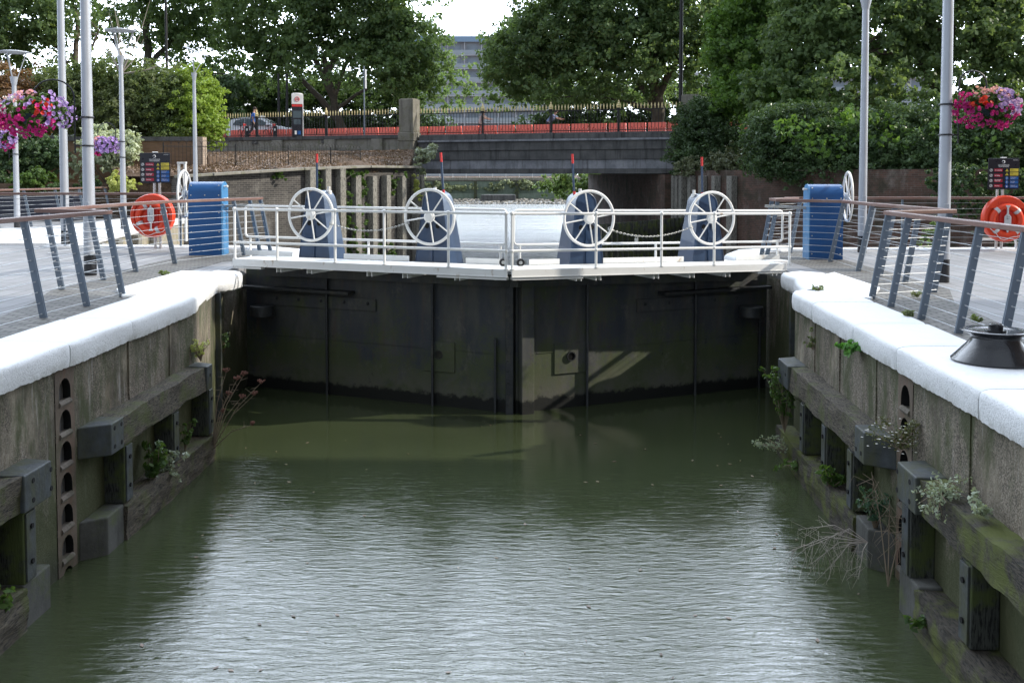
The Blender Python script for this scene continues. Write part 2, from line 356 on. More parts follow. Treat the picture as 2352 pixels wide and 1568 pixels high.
M['leafR']=leafmat('dry_brown_leaf',(.1,.055,.035),(.2,.11,.065),.3)
M['litter']=leafmat('leaf_litter_flakes',(.08,.055,.04),(.28,.2,.15),.1,(.17,.12,.09))
M['leafV']=leafmat('variegated_leaf',(.1,.15,.08),(.4,.45,.33),.25)
for nm,c in (('magenta',(.42,.02,.2)),('purple',(.36,.25,.58)),('fred',(.55,.035,.02)),('pinkf',(.75,.3,.35)),('whitef',(.75,.72,.68))):
    M[nm]=leafmat(nm+'_petal',tuple(x*.8 for x in c),c,.3,c)
# ------------------------------------------------------------ foliage
def leaves(name,blobs,n,size,mat,parent=None,seed=1,clump=.22,aspect=1.5,up=.35,shell=.55,jit=.14,nc=None,extra=None,sub=None):
    """blobs: (cx,cy,cz,rx,ry,rz[,weight]); leaf-sized folded quads gathered in clumps"""
    rng=np.random.default_rng(seed); B=np.array([list(b)+[1.0]*(7-len(b)) for b in blobs],float)
    vol=(B[:,3]*B[:,4]*B[:,5])**(2/3)*B[:,6]; pb=vol/vol.sum()
    K=nc or max(14,int(n/26)); bi=rng.choice(len(B),K,p=pb)
    d=rng.normal(size=(K,3)); d/=np.linalg.norm(d,axis=1)[:,None]
    rr=(shell+(1-shell)*rng.random(K))**.8*np.clip(1+jit*rng.normal(size=K),.6,1.6)
    cc=B[bi,:3]+d*B[bi,3:6]*rr[:,None]
    cr=clump*np.minimum(B[bi,3:6].min(axis=1),3.2)*(.5+rng.random(K))
    wt=cr**2; ci=rng.choice(K,n,p=wt/wt.sum())
    q=rng.normal(size=(n,3)); q/=np.linalg.norm(q,axis=1)[:,None]; q*= (rng.random(n)**.45)[:,None]
    P=cc[ci]+q*cr[ci][:,None]*np.array([1,1,.7])
    out=P-B[bi[ci],:3]; out/=np.maximum(np.linalg.norm(out,axis=1),1e-6)[:,None]
    N=rng.normal(size=(n,3))*.75+out*.5+q*.5; N[:,2]+=up; N/=np.linalg.norm(N,axis=1)[:,None]
    A=np.cross(N,rng.normal(size=(n,3))); A/=np.linalg.norm(A,axis=1)[:,None]; Bx=np.cross(N,A)
    s=size*(.6+.8*rng.random(n))[:,None]
    v=np.empty((n,6,3)); w=s/aspect
    v[:,0]=P-A*s*.5; v[:,1]=P-A*s*.12+Bx*w*.5+N*w*.12; v[:,2]=P+A*s*.25+Bx*w*.33+N*w*.1; v[:,3]=P+A*s*.55; v[:,4]=P+A*s*.25-Bx*w*.33+N*w*.1; v[:,5]=P-A*s*.12-Bx*w*.5+N*w*.12
    fi=np.arange(n)[:,None]*6+np.arange(6)[None,:]
    return leafmesh(name,v.reshape(-1,3),fi,mat,parent)
def leafmesh(name,V,fi,mat,parent):
    if parent is not None:
        I=np.array(parent_matrix(parent).inverted()); V=V@I[:3,:3].T+I[:3,3]
    me=bpy.data.meshes.new(name); n,k=fi.shape
    me.vertices.add(len(V)); me.vertices.foreach_set('co',V.ravel().astype(np.float32))
    me.loops.add(n*k); me.loops.foreach_set('vertex_index',fi.ravel().astype(np.int32))
    me.polygons.add(n); me.polygons.foreach_set('loop_start',(np.arange(n)*k).astype(np.int32))
    try: me.polygons.foreach_set('loop_total',np.full(n,k,np.int32))
    except Exception: pass
    me.update(calc_edges=True); me.materials.append(mat)
    o=bpy.data.objects.new(name,me); COL.objects.link(o)
    if parent is not None: o.parent=parent
    return o
M['farwall']=mk_stone('hazed_algae_wall',(.15,.19,.15),(.22,.27,.22),(.12,.15,.12),(.13,.2,.12))  # algae green wall, lightened so distance haze sits in the colour
M['palewall']=mk_stone('pale_basin_wall',(.32,.28,.22),(.45,.41,.34),(.2,.17,.12),(.16,.17,.08))
M['pier']=mk_brick('pale_pier_brick',(.4,.31,.24),(.5,.4,.32),(.3,.25,.2))
M['shore']=mk_stone('grey_foreshore',(.12,.115,.1),(.2,.19,.17),(.08,.08,.07))
M['stones']=leafmat('shore_stone',(.1,.1,.09),(.3,.29,.27),0,(.2,.19,.17))
M['leafF']=leafmat('hazed_shrub_leaf',(.17,.22,.14),(.27,.31,.2),.25)  # greens lightened to put far-bank haze into the leaf colour
M['farbld']=basic('hazed_facade',(.5,.53,.58),.7,0,.04,1); M['farslab']=basic('hazed_slab_grey',(.46,.49,.54),.7,0,.05,1)  # facade and slabs paled to carry distance haze in their colour
M['farglass']=basic('balcony_glass_panel',(.36,.42,.48),.15,0,.05,1); M['farwin']=basic('hazed_window',(.33,.39,.46),.12,0,.25,.3); M['farroof']=basic('hazed_blue_roof_edge',(.22,.34,.5),.5,0,.05,1)  # windows and roof edge paled toward haze to soften contrast
M['leafG']=leafmat('creeper_leaf',(.06,.085,.045),(.15,.17,.1),.2)
M['leafH']=leafmat('privet_leaf',(.12,.2,.035),(.22,.31,.06),.4)
M['leafK']=leafmat('rusty_leaf',(.08,.07,.03),(.18,.1,.05),.3); M['leafK2']=leafmat('daisy_leaf',(.07,.09,.04),(.13,.14,.07),.3)
M['leafA2']=leafmat('bright_weed_leaf',(.05,.15,.025),(.1,.26,.05),.35); M['leafB2']=leafmat('vetch_leaf',(.03,.075,.045),(.07,.13,.08),.3)
M['paletwig']=basic('pale_twig',(.34,.3,.26),.8,0,.15,10); M['seed']=basic('brown_seed_head',(.17,.075,.055),.9,0,.25,20)
M['leafA3']=leafmat('bright_plane_leaf',(.05,.11,.03),(.11,.2,.045),.42)  # yellower green for the drooping sprays
# ================================================================= SETTING
WZ=-2.1; RZ=-3.0
def structure(name,mb,m,uv=False,parent=None):
    o=mb.build(name,m,uv=uv); o['kind']='structure'; return o
LP=[(-4.45,-8),(-4.3,2),(-4.14,12.7),(-4.55,14.9),(-4.7,15.0),(-4.7,17.6),(-4.25,18.0),(-4.02,19),(-4.3,20.4),(-5.4,21.5),(-10.2,21.9),(-10.9,28),(-11.6,35),(-11.9,39),(-70,39),(-70,-8)]
RP=[(2.9,-8),(3.25,2),(3.84,13.05),(4.35,14.9),(4.5,15),(4.5,17.6),(4.2,18.2),(4.12,19.2),(4.6,20.3),(5.6,20.9),(70,21.4),(70,-8)]
structure('quay_paving',MB().prism(LP,-5,0),M['slab'])
structure('quay_paving',MB().prism(RP,-5,0),M['slab'])
# sett bands beside the coping (4 mm sheets over the slabs)
def sheet(name,poly,z,m,kind='structure'):
    b=MB(); b.add([(x,y,z) for x,y in poly],[tuple(range(len(poly)))]); o=b.build(name,m); o['kind']=kind; return o
pL=[G(0,732,0),G(95,700,0),G(189,670,0),G(300,650,0)]
sheet('sett_paving',[(-4.9,2),(-4.84,12.6),(-4.9,13.2),(-5.3,15.6),(-5.2,17.8),(-4.75,19),(-5.0,20.4),(-6.2,21.0),(-6.4,17.5),(-6.3,13.6),(-5.9,12.2),(-5.55,10.4),(-5.5,2)][::-1],.004,M['sett'])
sheet('sett_paving',[(4.0,2),(4.36,12.6),(4.5,13.2),(5.05,15.6),(5.0,17.8),(4.75,19),(5.1,20.2),(6.2,20.6),(6.1,17.5),(6.0,13.6),(5.45,12.2),(5.15,10.4),(4.95,2)],.004,M['sett'])
b=MB(); b.add([(-5.2,-10,WZ),(5.2,-10,WZ),(5.2,17.3,WZ),(-5.2,17.3,WZ)],[(0,1,2,3)]); structure('lock_water',b,M['water'])
b=MB(); b.add([(-400,17.25,RZ),(400,17.25,RZ),(400,900,RZ),(-400,900,RZ)],[(0,1,2,3)]); structure('river_water',b,M['river'])
# ------------------------------------------------ lock walls
def lock_wall(side):
    sg=-1 if side=='L' else 1
    o0=Vector((-4.25,2,0)) if sg<0 else Vector((3.14,2,0)); an=R(1.0) if sg<0 else R(3.1)
    d=Vector((math.sin(an),math.cos(an),0)); n=Vector((d.y,-d.x,0)) if sg<0 else Vector((-d.y,d.x,0))
    root=thing('lock_wall','stained concrete chamber wall %s with white painted coping and black timber fenders'%('left of the water' if sg<0 else 'right of the water, under the black capstan'),'lock wall',o0,0,'lock chamber walls')
    def W(s,p,z): return o0+d*s+n*p+Vector((0,0,z))
    def S(y): return (y-2)/d.y
    def wbox(s0,s1,p0,p1,z0,z1,name,m,bev=.012,taper=None,parent=root):
        vs=[W(s,p,z) for z in (z0,z1) for s,p in ((s0,p0),(s1,p0),(s1,p1),(s0,p1))]
        if taper:   # bevel the far/near end of the front face
            e,a=taper
            for k in (0,4):
                if e=='near': vs[k+3]=W(s0+a,p1,z0 if k==0 else z1)
                else: vs[k+2]=W(s1-a,p1,z0 if k==0 else z1)
        f=[(0,3,2,1),(4,5,6,7),(0,1,5,4),(1,2,6,5),(2,3,7,6),(3,0,4,7)]
        if sg<0: f=[tuple(reversed(q)) for q in f]
        mb=MB(); mb.add(vs,f); return mb.build(name,m,parent,bevel=bev)
    yl=9.09 if sg<0 else 8.78
    l0,l1=S(yl)-.19,S(yl)+.19; end=S(12.72 if sg<0 else 13.08)
    # wall face, slightly uneven
    mb=MB()
    def face(s0,s1,z0,z1,ds=.12,dz=.12):
        ns=max(1,int((s1-s0)/ds)); nz=max(1,int((z1-z0)/dz)); o=len(mb.v); rn=random.Random(3)
        vs=[]; 
        for i in range(ns+1):
            for j in range(nz+1):
                s=s0+(s1-s0)*i/ns; z=z0+(z1-z0)*j/nz
                e=0 if i in(0,ns) else (math.sin(s*3.1)*math.sin(z*4.3)*.006+rn.uniform(-.003,.003))
                vs.append(W(s,e,z))
        fs=[]
        for i in range(ns):
            for j in range(nz):
                a=i*(nz+1)+j; q=(a,a+1,a+nz+2,a+nz+1); fs.append(q if sg<0 else q[::-1])
        mb.add(vs,fs,True)
    face(-8,l0,-3.3,-.16); face(l1,end,-3.3,-.16)
    # quoin chamfer and recess behind the fender end
    P2=[W(end,0,0),Vector((-4.47,14.93,0)),Vector((-4.63,14.98,0)),Vector((-4.63,17.55,0))] if sg<0 else [W(end,0,0),Vector((4.27,14.93,0)),Vector((4.43,14.98,0)),Vector((4.43,17.55,0))]
    for a,c in zip(P2[:-1],P2[1:]):
        vs=[Vector((a.x,a.y,-3.3)),Vector((c.x,c.y,-3.3)),Vector((c.x,c.y,-.16)),Vector((a.x,a.y,-.16))]
        mb.add(vs,[(0,1,2,3) if sg>0 else (3,2,1,0)])
    mb.build('concrete_face',M['conc'],root)
    # construction joints: thin proud lips
    jm=MB()
    for y in ((7.3,10.55,11.75) if sg<0 else (7.35,9.6,10.9,12.0)):
        s=S(y); jm.box((0,0,0),(.02,.012,1.0),M=Matrix.Translation(W(s,.004,-.68))@Matrix.Rotation(-an,4,'Z'))
    jm.build('wall_joint',M['conc'],root)
    # ladder recess: plate with arched holes
    pm=MB(); dk=MB(); z_top=-.17; pitch=.293; c0=-.40
    def quad(*vs):
        f=(0,1,2,3)[:len(vs)]; pm.add(vs,[f if sg<0 else f[::-1]])
    zc=[c0-k*pitch for k in range(8)]
    edge=z_top
    hw=.115
    for c in zc:
        lo,hi=c-.105,c+.105
        arch=[(-hw,lo),(-hw,lo+.08)]+[(-hw*math.cos(PI*t/8),lo+.08+(hi-lo-.08)*math.sin(PI*t/8)) for t in range(1,8)]+[(hw,lo+.08),(hw,lo)]
        zt,zb=edge,c-.105-.04
        sc=(l0+l1)/2
        # top fan
        m_=len(arch)
        for i in range(m_-1):
            (a0,b0),(a1,b1)=arch[i],arch[i+1]
            def proj(a,b): 
                return (-.19,b) if a<=-hw+1e-6 and b<lo+.1 and i<1 else None
        outer=[]
        for (a,b_) in arch:
            if abs(a)>=hw-1e-6: outer.append((math.copysign(.19,a),b_))
            else: outer.append((a/hw*.19,zt))
        outer[0]=(-.19,lo); outer[-1]=(.19,lo)
        for i in range(m_-1):
            A,B_=outer[i],outer[i+1]; C,D_=arch[i+1],arch[i]
            if A[1]<zt and B_[1]==zt: 
                quad(W(sc+A[0],.006,A[1]),W(sc-.19,.006,zt),W(sc+B_[0],.006,zt),W(sc+C[0],.006,C[1])); quad(W(sc+A[0],.006,A[1]),W(sc+C[0],.006,C[1]),W(sc+D_[0],.006,D_[1]))
            elif A[1]==zt and B_[1]<zt:
                quad(W(sc+A[0],.006,zt),W(sc+.19,.006,zt),W(sc+B_[0],.006,B_[1]),W(sc+D_[0],.006,D_[1])); quad(W(sc+B_[0],.006,B_[1]),W(sc+C[0],.006,C[1]),W(sc+D_[0],.006,D_[1]))
            else: quad(W(sc+A[0],.006,A[1]),W(sc+B_[0],.006,B_[1]),W(sc+C[0],.006,C[1]),W(sc+D_[0],.006,D_[1]))
            # reveal
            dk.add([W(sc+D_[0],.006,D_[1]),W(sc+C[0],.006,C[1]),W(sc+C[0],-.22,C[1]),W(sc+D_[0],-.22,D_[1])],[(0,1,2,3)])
        quad(W(sc-.19,.006,lo),W(sc-hw,.006,lo),W(sc-hw,.006,zb),W(sc-.19,.006,zb)); quad(W(sc+hw,.006,lo),W(sc+.19,.006,lo),W(sc+.19,.006,zb),W(sc+hw,.006,zb))
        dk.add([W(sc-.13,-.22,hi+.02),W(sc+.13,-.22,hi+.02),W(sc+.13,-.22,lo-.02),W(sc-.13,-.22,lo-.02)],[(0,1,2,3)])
        edge=zb
        # rung / sill: rounded ledge
        ob=MB(); ob.tube([W(sc-hw,-.005,lo-.02),W(sc+hw,-.005,lo-.02)],.03,8)
        ob.add([W(sc-hw,.004,lo+.0),W(sc+hw,.004,lo),W(sc+hw,.004,zb),W(sc-hw,.004,zb)],[(0,1,2,3)])
        ob.add([W(sc-hw,.0,lo),W(sc+hw,.0,lo),W(sc+hw,-.22,lo-.01),W(sc-hw,-.22,lo-.01)],[(0,1,2,3)])
        ob.build('ladder_rung',M['rung'],root)
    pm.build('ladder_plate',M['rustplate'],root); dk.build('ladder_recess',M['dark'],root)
    def rough(o,seed,amp=.02,cuts=.07):
        me=o.data; import bmesh
        bm=bmesh.new(); bm.from_mesh(me)
        L=[e for e in bm.edges if e.calc_length()>.5]
        if L: bmesh.ops.subdivide_edges(bm,edges=L,cuts=max(1,min(60,int(L[0].calc_length()/cuts))),use_grid_fill=True)
        Ls=[e for e in bm.edges if e.calc_length()>.12]
        bmesh.ops.subdivide_edges(bm,edges=Ls,cuts=2,use_grid_fill=True)
        from mathutils import noise as mn
        for v in bm.verts:
            q=v.co*1.0+Vector((seed,0,0)); f=mn.fractal(Vector((q.x*2.2,q.y*2.2,q.z*5)),.8,2.1,5)
            v.co+=n*f*amp*1.2+Vector((0,0,mn.fractal(Vector((q.x*3+7,q.y*1.6,q.z)),.8,2,4)*amp))
        bm.to_mesh(me); bm.free()
        for p in me.polygons: p.use_smooth=True
        me.set_sharp_from_angle(angle=R(48)); return o
    # ---- fenders
    zt,zb=-.83,-1.12
    pu=.26 if sg<0 else .25
    a_near=S(9.33 if sg<0 else 9.0); a_far=S(12.35 if sg<0 else 12.35)
    rough(wbox(a_near+.46,a_far,.0,pu-.03,zb,zt,'fender_beam',M['timber'],0),7)
    pl=lambda *a,**k: wbox(*a,**k)
    def bolts(ss,zs,p,parent):
        bm=MB()
        for s in ss:
            for z in zs: bm.lathe([(.022,0),(.022,.012)],W(s,p+.0,z),12,Matrix.Rotation(PI/2*(1 if sg<0 else -1),4,'Y'))
        bm.build('bolt_hole',M['dark'],parent)
    e1=wbox(a_near,a_near+.46,.0,pu,zb-.008,zt+.008,'fender_end_block',M['plate'],.012,('near',.16)); bolts((a_near+.24,a_near+.4),(zt-.05,zb+.06) if sg<0 else (zb+.08,),pu-.008,e1)
    e2=wbox(a_far,end-.04,.0,pu,zb-.008,zt+.008,'fender_end_block',M['plate'],.012,('far',.12)); bolts((a_far+.12,),(zt-.12,),pu-.008,e2)
    # near-side upper fender
    b_far=S(8.34 if sg<0 else 8.28); tm=M['timber'] if sg<0 else M['timberm']
    e3=wbox(b_far-.5,b_far,.0,pu,zb-.008,zt+.008,'fender_end_block',M['plate'],.012,('far',.05)); bolts((b_far-.36,b_far-.06),(zt-.07,zb+.06),pu-.008,e3)
    rough(wbox(-3,b_far-.5,.0,pu-.03,zb,zt,'fender_beam',tm,0),5)
    # lower waling
    lt,lb=-1.75,-2.3
    rough(wbox(a_near+.55,end,.0,pu-.02,lb,lt,'lower_fender_beam',tm,0),2)
    wbox(a_near,a_near+.55,.0,pu-.05,lb,lt+.02,'lower_fender_block',M['lowblock'],.015,('near',.16))
    wbox(b_far-.45,b_far,.0,pu-.05,lb,lt+.02,'lower_fender_block',M['lowblock'],.015)
    rough(wbox(-3,b_far-.45,.0,pu-.02,lb,lt,'lower_fender_beam',tm,0),7)
    ys=(10.0,11.35,12.6) if sg<0 else (9.75,10.75,11.75)
    for y in list(ys)+[8.0 if sg<0 else 8.12,6.9]:
        s=S(y); q=wbox(s-.1,s+.1,.0,pu-.05,lt+.01,zb-.022,'fender_post',M['postd'],.012)
        st=wbox(s-.075,s+.075,pu-.05,pu-.034,lt+.03,zb-.04,'facing_strip',M['plate'],.004,parent=q); bolts((s,),(zb-.16,lt+.18),pu-.032,q)
    # ---- coping stones
    pr=[(.0,-.20),(.04,-.195),(.048,-.12),(.046,-.035),(.038,-.003),(.016,.02),(-.02,.031),(-.1,.036),(-.40,.04),(-.70,.036),(-.72,.0)]
    rn=random.Random(5 if sg<0 else 9)
    def sweep(path,name,jag=.007,prof=pr,parent=root):
        mb=MB(); L=[0]; 
        for a,c in zip(path[:-1],path[1:]): L.append(L[-1]+(c-a).length)
        N=max(2,int(L[-1]/.035)); 
        vs=[]; ph=rn.uniform(0,9)
        for i in range(N+1):
            t=L[-1]*i/N; k=max(j for j in range(len(L)-1) if L[j]<=t+1e-9); a,c=path[k],path[k+1]; p=a+(c-a)*((t-L[k])/max(1e-6,L[k+1]-L[k]))
            dd=(c-a).normalized(); 
            if t-L[k]>(L[k+1]-L[k])*.7 and k+2<len(path): dd=(dd*(1-(t-L[k]-(L[k+1]-L[k])*.7)/((L[k+1]-L[k])*.3)*.5)+(path[k+2]-c).normalized()*((t-L[k]-(L[k+1]-L[k])*.7)/((L[k+1]-L[k])*.3)*.5)).normalized()
            nn=Vector((dd.y,-dd.x,0)) if sg<0 else Vector((-dd.y,dd.x,0))
            endf=min(i,N-i)/1.5; er=.010*max(0,1-endf)
            jz=jag*(math.sin(t*2.3+ph)*.6+math.sin(t*9.7+ph*2)*.15+rn.uniform(-1,1))
            for j,(p_,z_) in enumerate(prof):
                z=z_+(jz if j==0 else jz*.9 if j==1 else math.sin(t*2.3+ph)*.002)-er*(1 if z_>0 else 0)
                q=p_-er*(1 if j<7 else 0)+(math.sin(t*5+j+ph)*.003)
                vs.append(p+nn*q+Vector((0,0,z)))
        m_=len(prof); fs=[]
        for i in range(N):
            for j in range(m_-1):
                a=i*m_+j; q=(a,a+1,a+m_+1,a+m_); fs.append(q if sg>0 else q[::-1])
        mb.add(vs,fs,True)
        mb.f.append(tuple(range(m_)) if sg<0 else tuple(reversed(range(m_)))); mb.sm.append(False)
        mb.f.append(tuple(N*m_+j for j in (reversed(range(m_)) if sg<0 else range(m_)))); mb.sm.append(False)
        return mb.build(name,M['cop'],parent,sharp=50)
    ys=[0,3.2,5.3,7.0,9.15,10.6,12.72] if sg<0 else [0,2.6,4.6,6.7,8.75,11.0,13.08]
    if sg>0: ys=[0,2.6,4.6,6.25,7.15,8.95,10.3,12.05,12.65,13.08]
    for a,c in zip(ys[:-2],ys[1:-1]): sweep([W(S(a)+.006,.0,0),W(S(c)-.006,.0,0)],'coping_stone')
    if sg<0:
        pth=[W(S(ys[-2])+.004,0,0),W(S(12.3),0,0),W(S(12.7),-.03,0),Vector((-4.28,13.6,0)),Vector((-4.46,14.88,0))]
        sweep(pth,'coping_stone')
        sweep([Vector((-4.5,14.92,0)),Vector((-4.36,15.3,0)),Vector((-4.32,15.75,0)),Vector((-4.42,15.95,0)),Vector((-4.75,16.02,0))],'coping_stone',.01,[(0,-.22)]+pr[1:7]+[(-.1,.042),(-.3,.045),(-.33,0)])
        mb=MB(); mb.prism([(-4.65,14.6),(-4.62,15.75),(-5.3,15.9),(-5.35,13.4),(-4.95,12.6),(-4.8,13.2)],-.02,.038); mb.build('coping_stone',M['cop'],root,bevel=.01)
        sweep([Vector((-4.63,17.55,0)),Vector((-4.22,18.0,0)),Vector((-4.0,19.0,0)),Vector((-4.25,20.4,0)),Vector((-5.4,21.5,0)),Vector((-10.1,21.9,0))],'coping_stone',.01,[(0,-.2),(.03,-.1),(.02,.0),(-.03,.04),(-.2,.045),(-.55,.04),(-.57,0)])
    else:
        pth=[W(S(ys[-2])+.004,0,0),W(S(12.95),0,0),Vector((3.79,13.25,0)),Vector((3.95,13.35,0))]
        sweep(pth,'coping_stone')
        sweep([Vector((3.97,13.4,0)),Vector((4.12,14.2,0)),Vector((4.28,14.9,0)),Vector((4.26,15.3,0)),Vector((4.3,15.7,0)),Vector((4.6,15.9,0))],'coping_stone',.01,[(0,-.22)]+pr[1:7]+[(-.1,.042),(-.5,.045),(-.53,0)])
        mb=MB(); mb.prism([(4.0,12.9),(4.5,14.9),(5.1,15.7),(5.05,13.6),(4.5,12.4)],-.02,.036); mb.build('coping_stone',M['cop'],root,bevel=.01)
        sweep([Vector((4.43,17.55,0)),Vector((4.2,18.2,0)),Vector((4.12,19.2,0)),Vector((4.6,20.3,0)),Vector((5.6,20.9,0)),Vector((30,21.15,0))],'coping_stone',.01,[(0,-.2),(.03,-.1),(.02,.0),(-.03,.04),(-.2,.045),(-.55,.04),(-.57,0)])
    # vertical rubbing strip at the quoin
    s=MB(); x=P2[1]; s.bar((x.x+(.05 if sg<0 else -.05),x.y-.02,-2.4),(x.x+(.05 if sg<0 else -.05),x.y-.02,-.2),.07,.08); s.build('quoin_strip',M['plate'],root)
    return root,W,S
M['rung']=mk_stone('worn_ladder_rung',(.1,.085,.07),(.2,.17,.14),(.06,.05,.04),(.05,.06,.02))
M['rustplate']=mk_stone('rusty_ladder_plate',(.08,.06,.045),(.15,.115,.085),(.13,.06,.035),(.05,.055,.02))
M['lowblock']=mk_stone('mossy_lower_block',(.05,.05,.045),(.11,.11,.1),(.03,.03,.025),(.075,.1,.016))
WL,WfL,SfL=lock_wall('L'); WR,WfR,SfR=lock_wall('R')
# far quay coping on the left basin, lit white, with its fendered wall
t=thing('basin_wall','pale sunlit basin wall with broad white top behind the left deck','wall',(-10.5,25,0))
mb=MB(); mb.add([(-10.17,21.95,-4),(-10.87,28,-4),(-11.57,35,-4),(-11.57,35,-.15),(-10.87,28,-.15),(-10.17,21.95,-.15)],[(0,1,4,5),(1,2,3,4)]); mb.build('wall_face',M['palewall'] if 'palewall' in M else M['appr'],t)
mb=MB(); mb.prism([(-10.1,22.3),(-10.8,28),(-11.5,35),(-13.6,35),(-13.6,29.5),(-14.4,28.6),(-16,25),(-16,22.3)],-.16,.04); mb.build('coping',M['cop'],t,bevel=.02)
mb=MB(); 
for y in (23.5,25,26.5,28.5,30.5): mb.box((-10.05-(y-22)*.115,y,-.95),(.28,.3,1.6))
mb.build('fender_post',M['post'],t,bevel=.02)
mb=MB(); mb.bar((-9.95,22.3,-.75),(-10.9,31.5,-.75),.25,.3); mb.build('fender_beam',M['post'],t,bevel=.02)
# ================================================================= LOCK GATES
def yline(P0,P1,x): return None
def gate(side):
    sg=-1 if side=='L' else 1
    Mf=Vector((-.06,14.36,0)) if sg<0 else Vector((-.01,14.36,0)); E=Vector((-4.56,16.25,0)) if sg<0 else Vector((4.46,16.15,0))
    dz=0 if sg<0 else -.07
    d=(E-Mf); L=d.length; d.normalize(); bk=Vector((d.y,-d.x,0)) if sg<0 else Vector((-d.y,d.x,0))
    if bk.y<0: bk=-bk
    def T(s,b,z): return Mf+d*s+bk*b+Vector((0,0,z+dz*s/L))
    def sx(xD,b,z=.3):  # distance along the leaf where the sight line through column xD meets offset b
        r=ray(xD,600); 
        # solve Mf+d*s+bk*b = k*(r.x,r.y)
        c=Mf+bk*b; det=d.x*(-r.y)-(-r.x)*d.y
        return ((-c.x)*(-r.y)-(-r.x)*(-c.y))/det
    root=thing('lock_gate','%s leaf of the mitred lock gates with white railed walkway over dark steel'%('left' if sg<0 else 'right'),'lock gate',T(L/2,.4,0),0,'mitred lock gate leaves')
    # skin panel
    A=Vector((-.02,15.22,0)) if sg<0 else Vector((.06,15.22,0)); B_=Vector((-4.6,17.18,0)) if sg<0 else Vector((4.4,17.12,0))
    pd=(B_-A); PL=pd.length; pd.normalize(); pb=Vector((pd.y,-pd.x,0)); pb=pb if pb.y>0 else -pb
    def PT(s,b,z): return A+pd*s+pb*b+Vector((0,0,z))
    mb=MB(); q=[PT(0,0,0),PT(PL,0,0),PT(PL,.8,0),PT(0,.8,0)]; mb.prism([(p.x,p.y) for p in q],-3.3,-.02); mb.build('gate_panel',M['gate'],root)
    def ps(xD,b=0):
        r=ray(xD,800); c=A+pb*b; det=pd.x*(-r.y)-(-r.x)*pd.y
        return ((-c.x)*(-r.y)-(-r.x)*(-c.y))/det
    for xD,z1 in (((750,-.1),(992,-.1),(1136,-.95)) if sg<0 else ((1350,-.1),(1598,-.1),(1745,-.9))):
        s=ps(xD,-.06); mb=MB(); mb.bar(PT(s,-.045,-2.6),PT(s,-.045,z1),.035,.09); mb.build('gate_rib',M['rib'],root,bevel=.004)
    # horizontal weld seam
    mb=MB(); mb.bar(PT(.35,-.006,-1.2),PT(PL-.3,-.006,-1.16),.008,.012); mb.build('weld_seam',M['gate'],root)
    # mitre post
    mb=MB(); 
    if sg<0:
        mb.bar(PT(-.0,-.05,-2.9),PT(-.0,-.05,-.0),.12,.1); mb.build('mitre_post',M['rib'],root,bevel=.006)
        rv=MB()
        for k in range(12): rv.sphere(PT(-.0,-.105,-.25-k*.17),.012,8,5)
        rv.build('rivet',M['rib'],root)
    else:
        q=[PT(.03,0,0),PT(.03,-.16,0),PT(.24,-.16,0),PT(.24,0,0)]; mb.prism([(p.x,p.y) for p in q],-2.9,-.06); mb.build('mitre_post',M['gate'],root,bevel=.01)
    # outlet plate and pipe
    xo=1009 if sg<0 else 1309; s=ps(xo); mb=MB(); c=PT(s,-.012,-1.16-.15); rzv=math.atan2(pd.y,pd.x)
    mb.box(c,(.56,.024,.48),rz=rzv); mb.build('outlet_plate',M['gate'],root,bevel=.003)
    c=PT(s,-.03,-1.28); MR=Matrix.Rotation(rzv,4,'Z')@Matrix.Rotation(PI/2,4,'X'); MR2=MR
    mb=MB(); mb.lathe([(.058,0),(.075,0),(.075,.03),(.06,.03),(.058,.0)],c,22,MR2); ob=mb.build('outlet_pipe',M['rib'],root)
    mb=MB(); mb.lathe([(.001,.012),(.059,.012)],c,18,MR2); mb.build('pipe_bore',M['dark'],ob)
    # top timber + brackets near the heel
    mb=MB(); mb.bar(PT(PL-2.2,-.12,-.36),PT(PL-.1,-.16,-.34),.22,.05); mb.build('heel_ledge',M['rib'],root,bevel=.005)
    mb=MB(); mb.bar(PT(PL-2.6,-.015,-.55),PT(PL-.3,-.015,-.55),.03,.2); ob=mb.build('collar_strap',M['gate'],root)
    mb=MB(); 
    for k in range(5): mb.sphere(PT(PL-2.45+k*.45,-.035,-.53),.028,8,5)
    mb.build('bolt',M['rib'],ob)
    mb=MB(); c=PT(PL-.55,-.3,-.72); mb.lathe([(.001,-.09),(.2,-.09),(.2,.09),(.001,.09)],c,20); mb.build('collar_roller',M['rib'],root,bevel=.01)
    # deck plate between skin and walkway
    mb=MB(); q=[T(.0,.0,0),T(L,0,0),T(L,.64,0),T(.0,.64,0)]
    vs=[]; 
    for z in (.155,.2):
        vs+=[T(-.0,.0,z),T(L,0,z),T(L,.64,z),T(0,.64,z)]
    f=[(0,3,2,1),(4,5,6,7),(0,1,5,4),(1,2,6,5),(2,3,7,6),(3,0,4,7)]
    mb.add(vs,f if sg>0 else [x[::-1] for x in f]); mb.build('walkway_deck',M['white'],root,bevel=.004)
    mb=MB(); mb.bar(T(.0,-.012,.145),T(L,-.012,.145),.02,.115); mb.bar(T(.0,.0,.09),T(L,.0,.09),.06,.015); mb.build('edge_channel',M['white'],root,bevel=.003)
    for a_,c_ in ((.02,1.15),(L-.55,L)): mb=MB(); mb.bar(T(a_,.04,.06),T(c_,.04,.06),.1,.03); mb.build('packing_strip',M['white'],root)
    for xD in ((640,710,848,930,1050) if sg<0 else (1330,1375,1508,1590,1672,1780)):
        s=sx(xD,0)
        mb=MB(); mb.bar(T(s,.0,.079),T(s,.9,.079),.085,.008)
        for k in (-.04,.04): mb.bar(T(s+k,-.0,.045),T(s+k,.9,.045),.012,.075)
        mb.build('cantilever_bracket',M['white'],root)
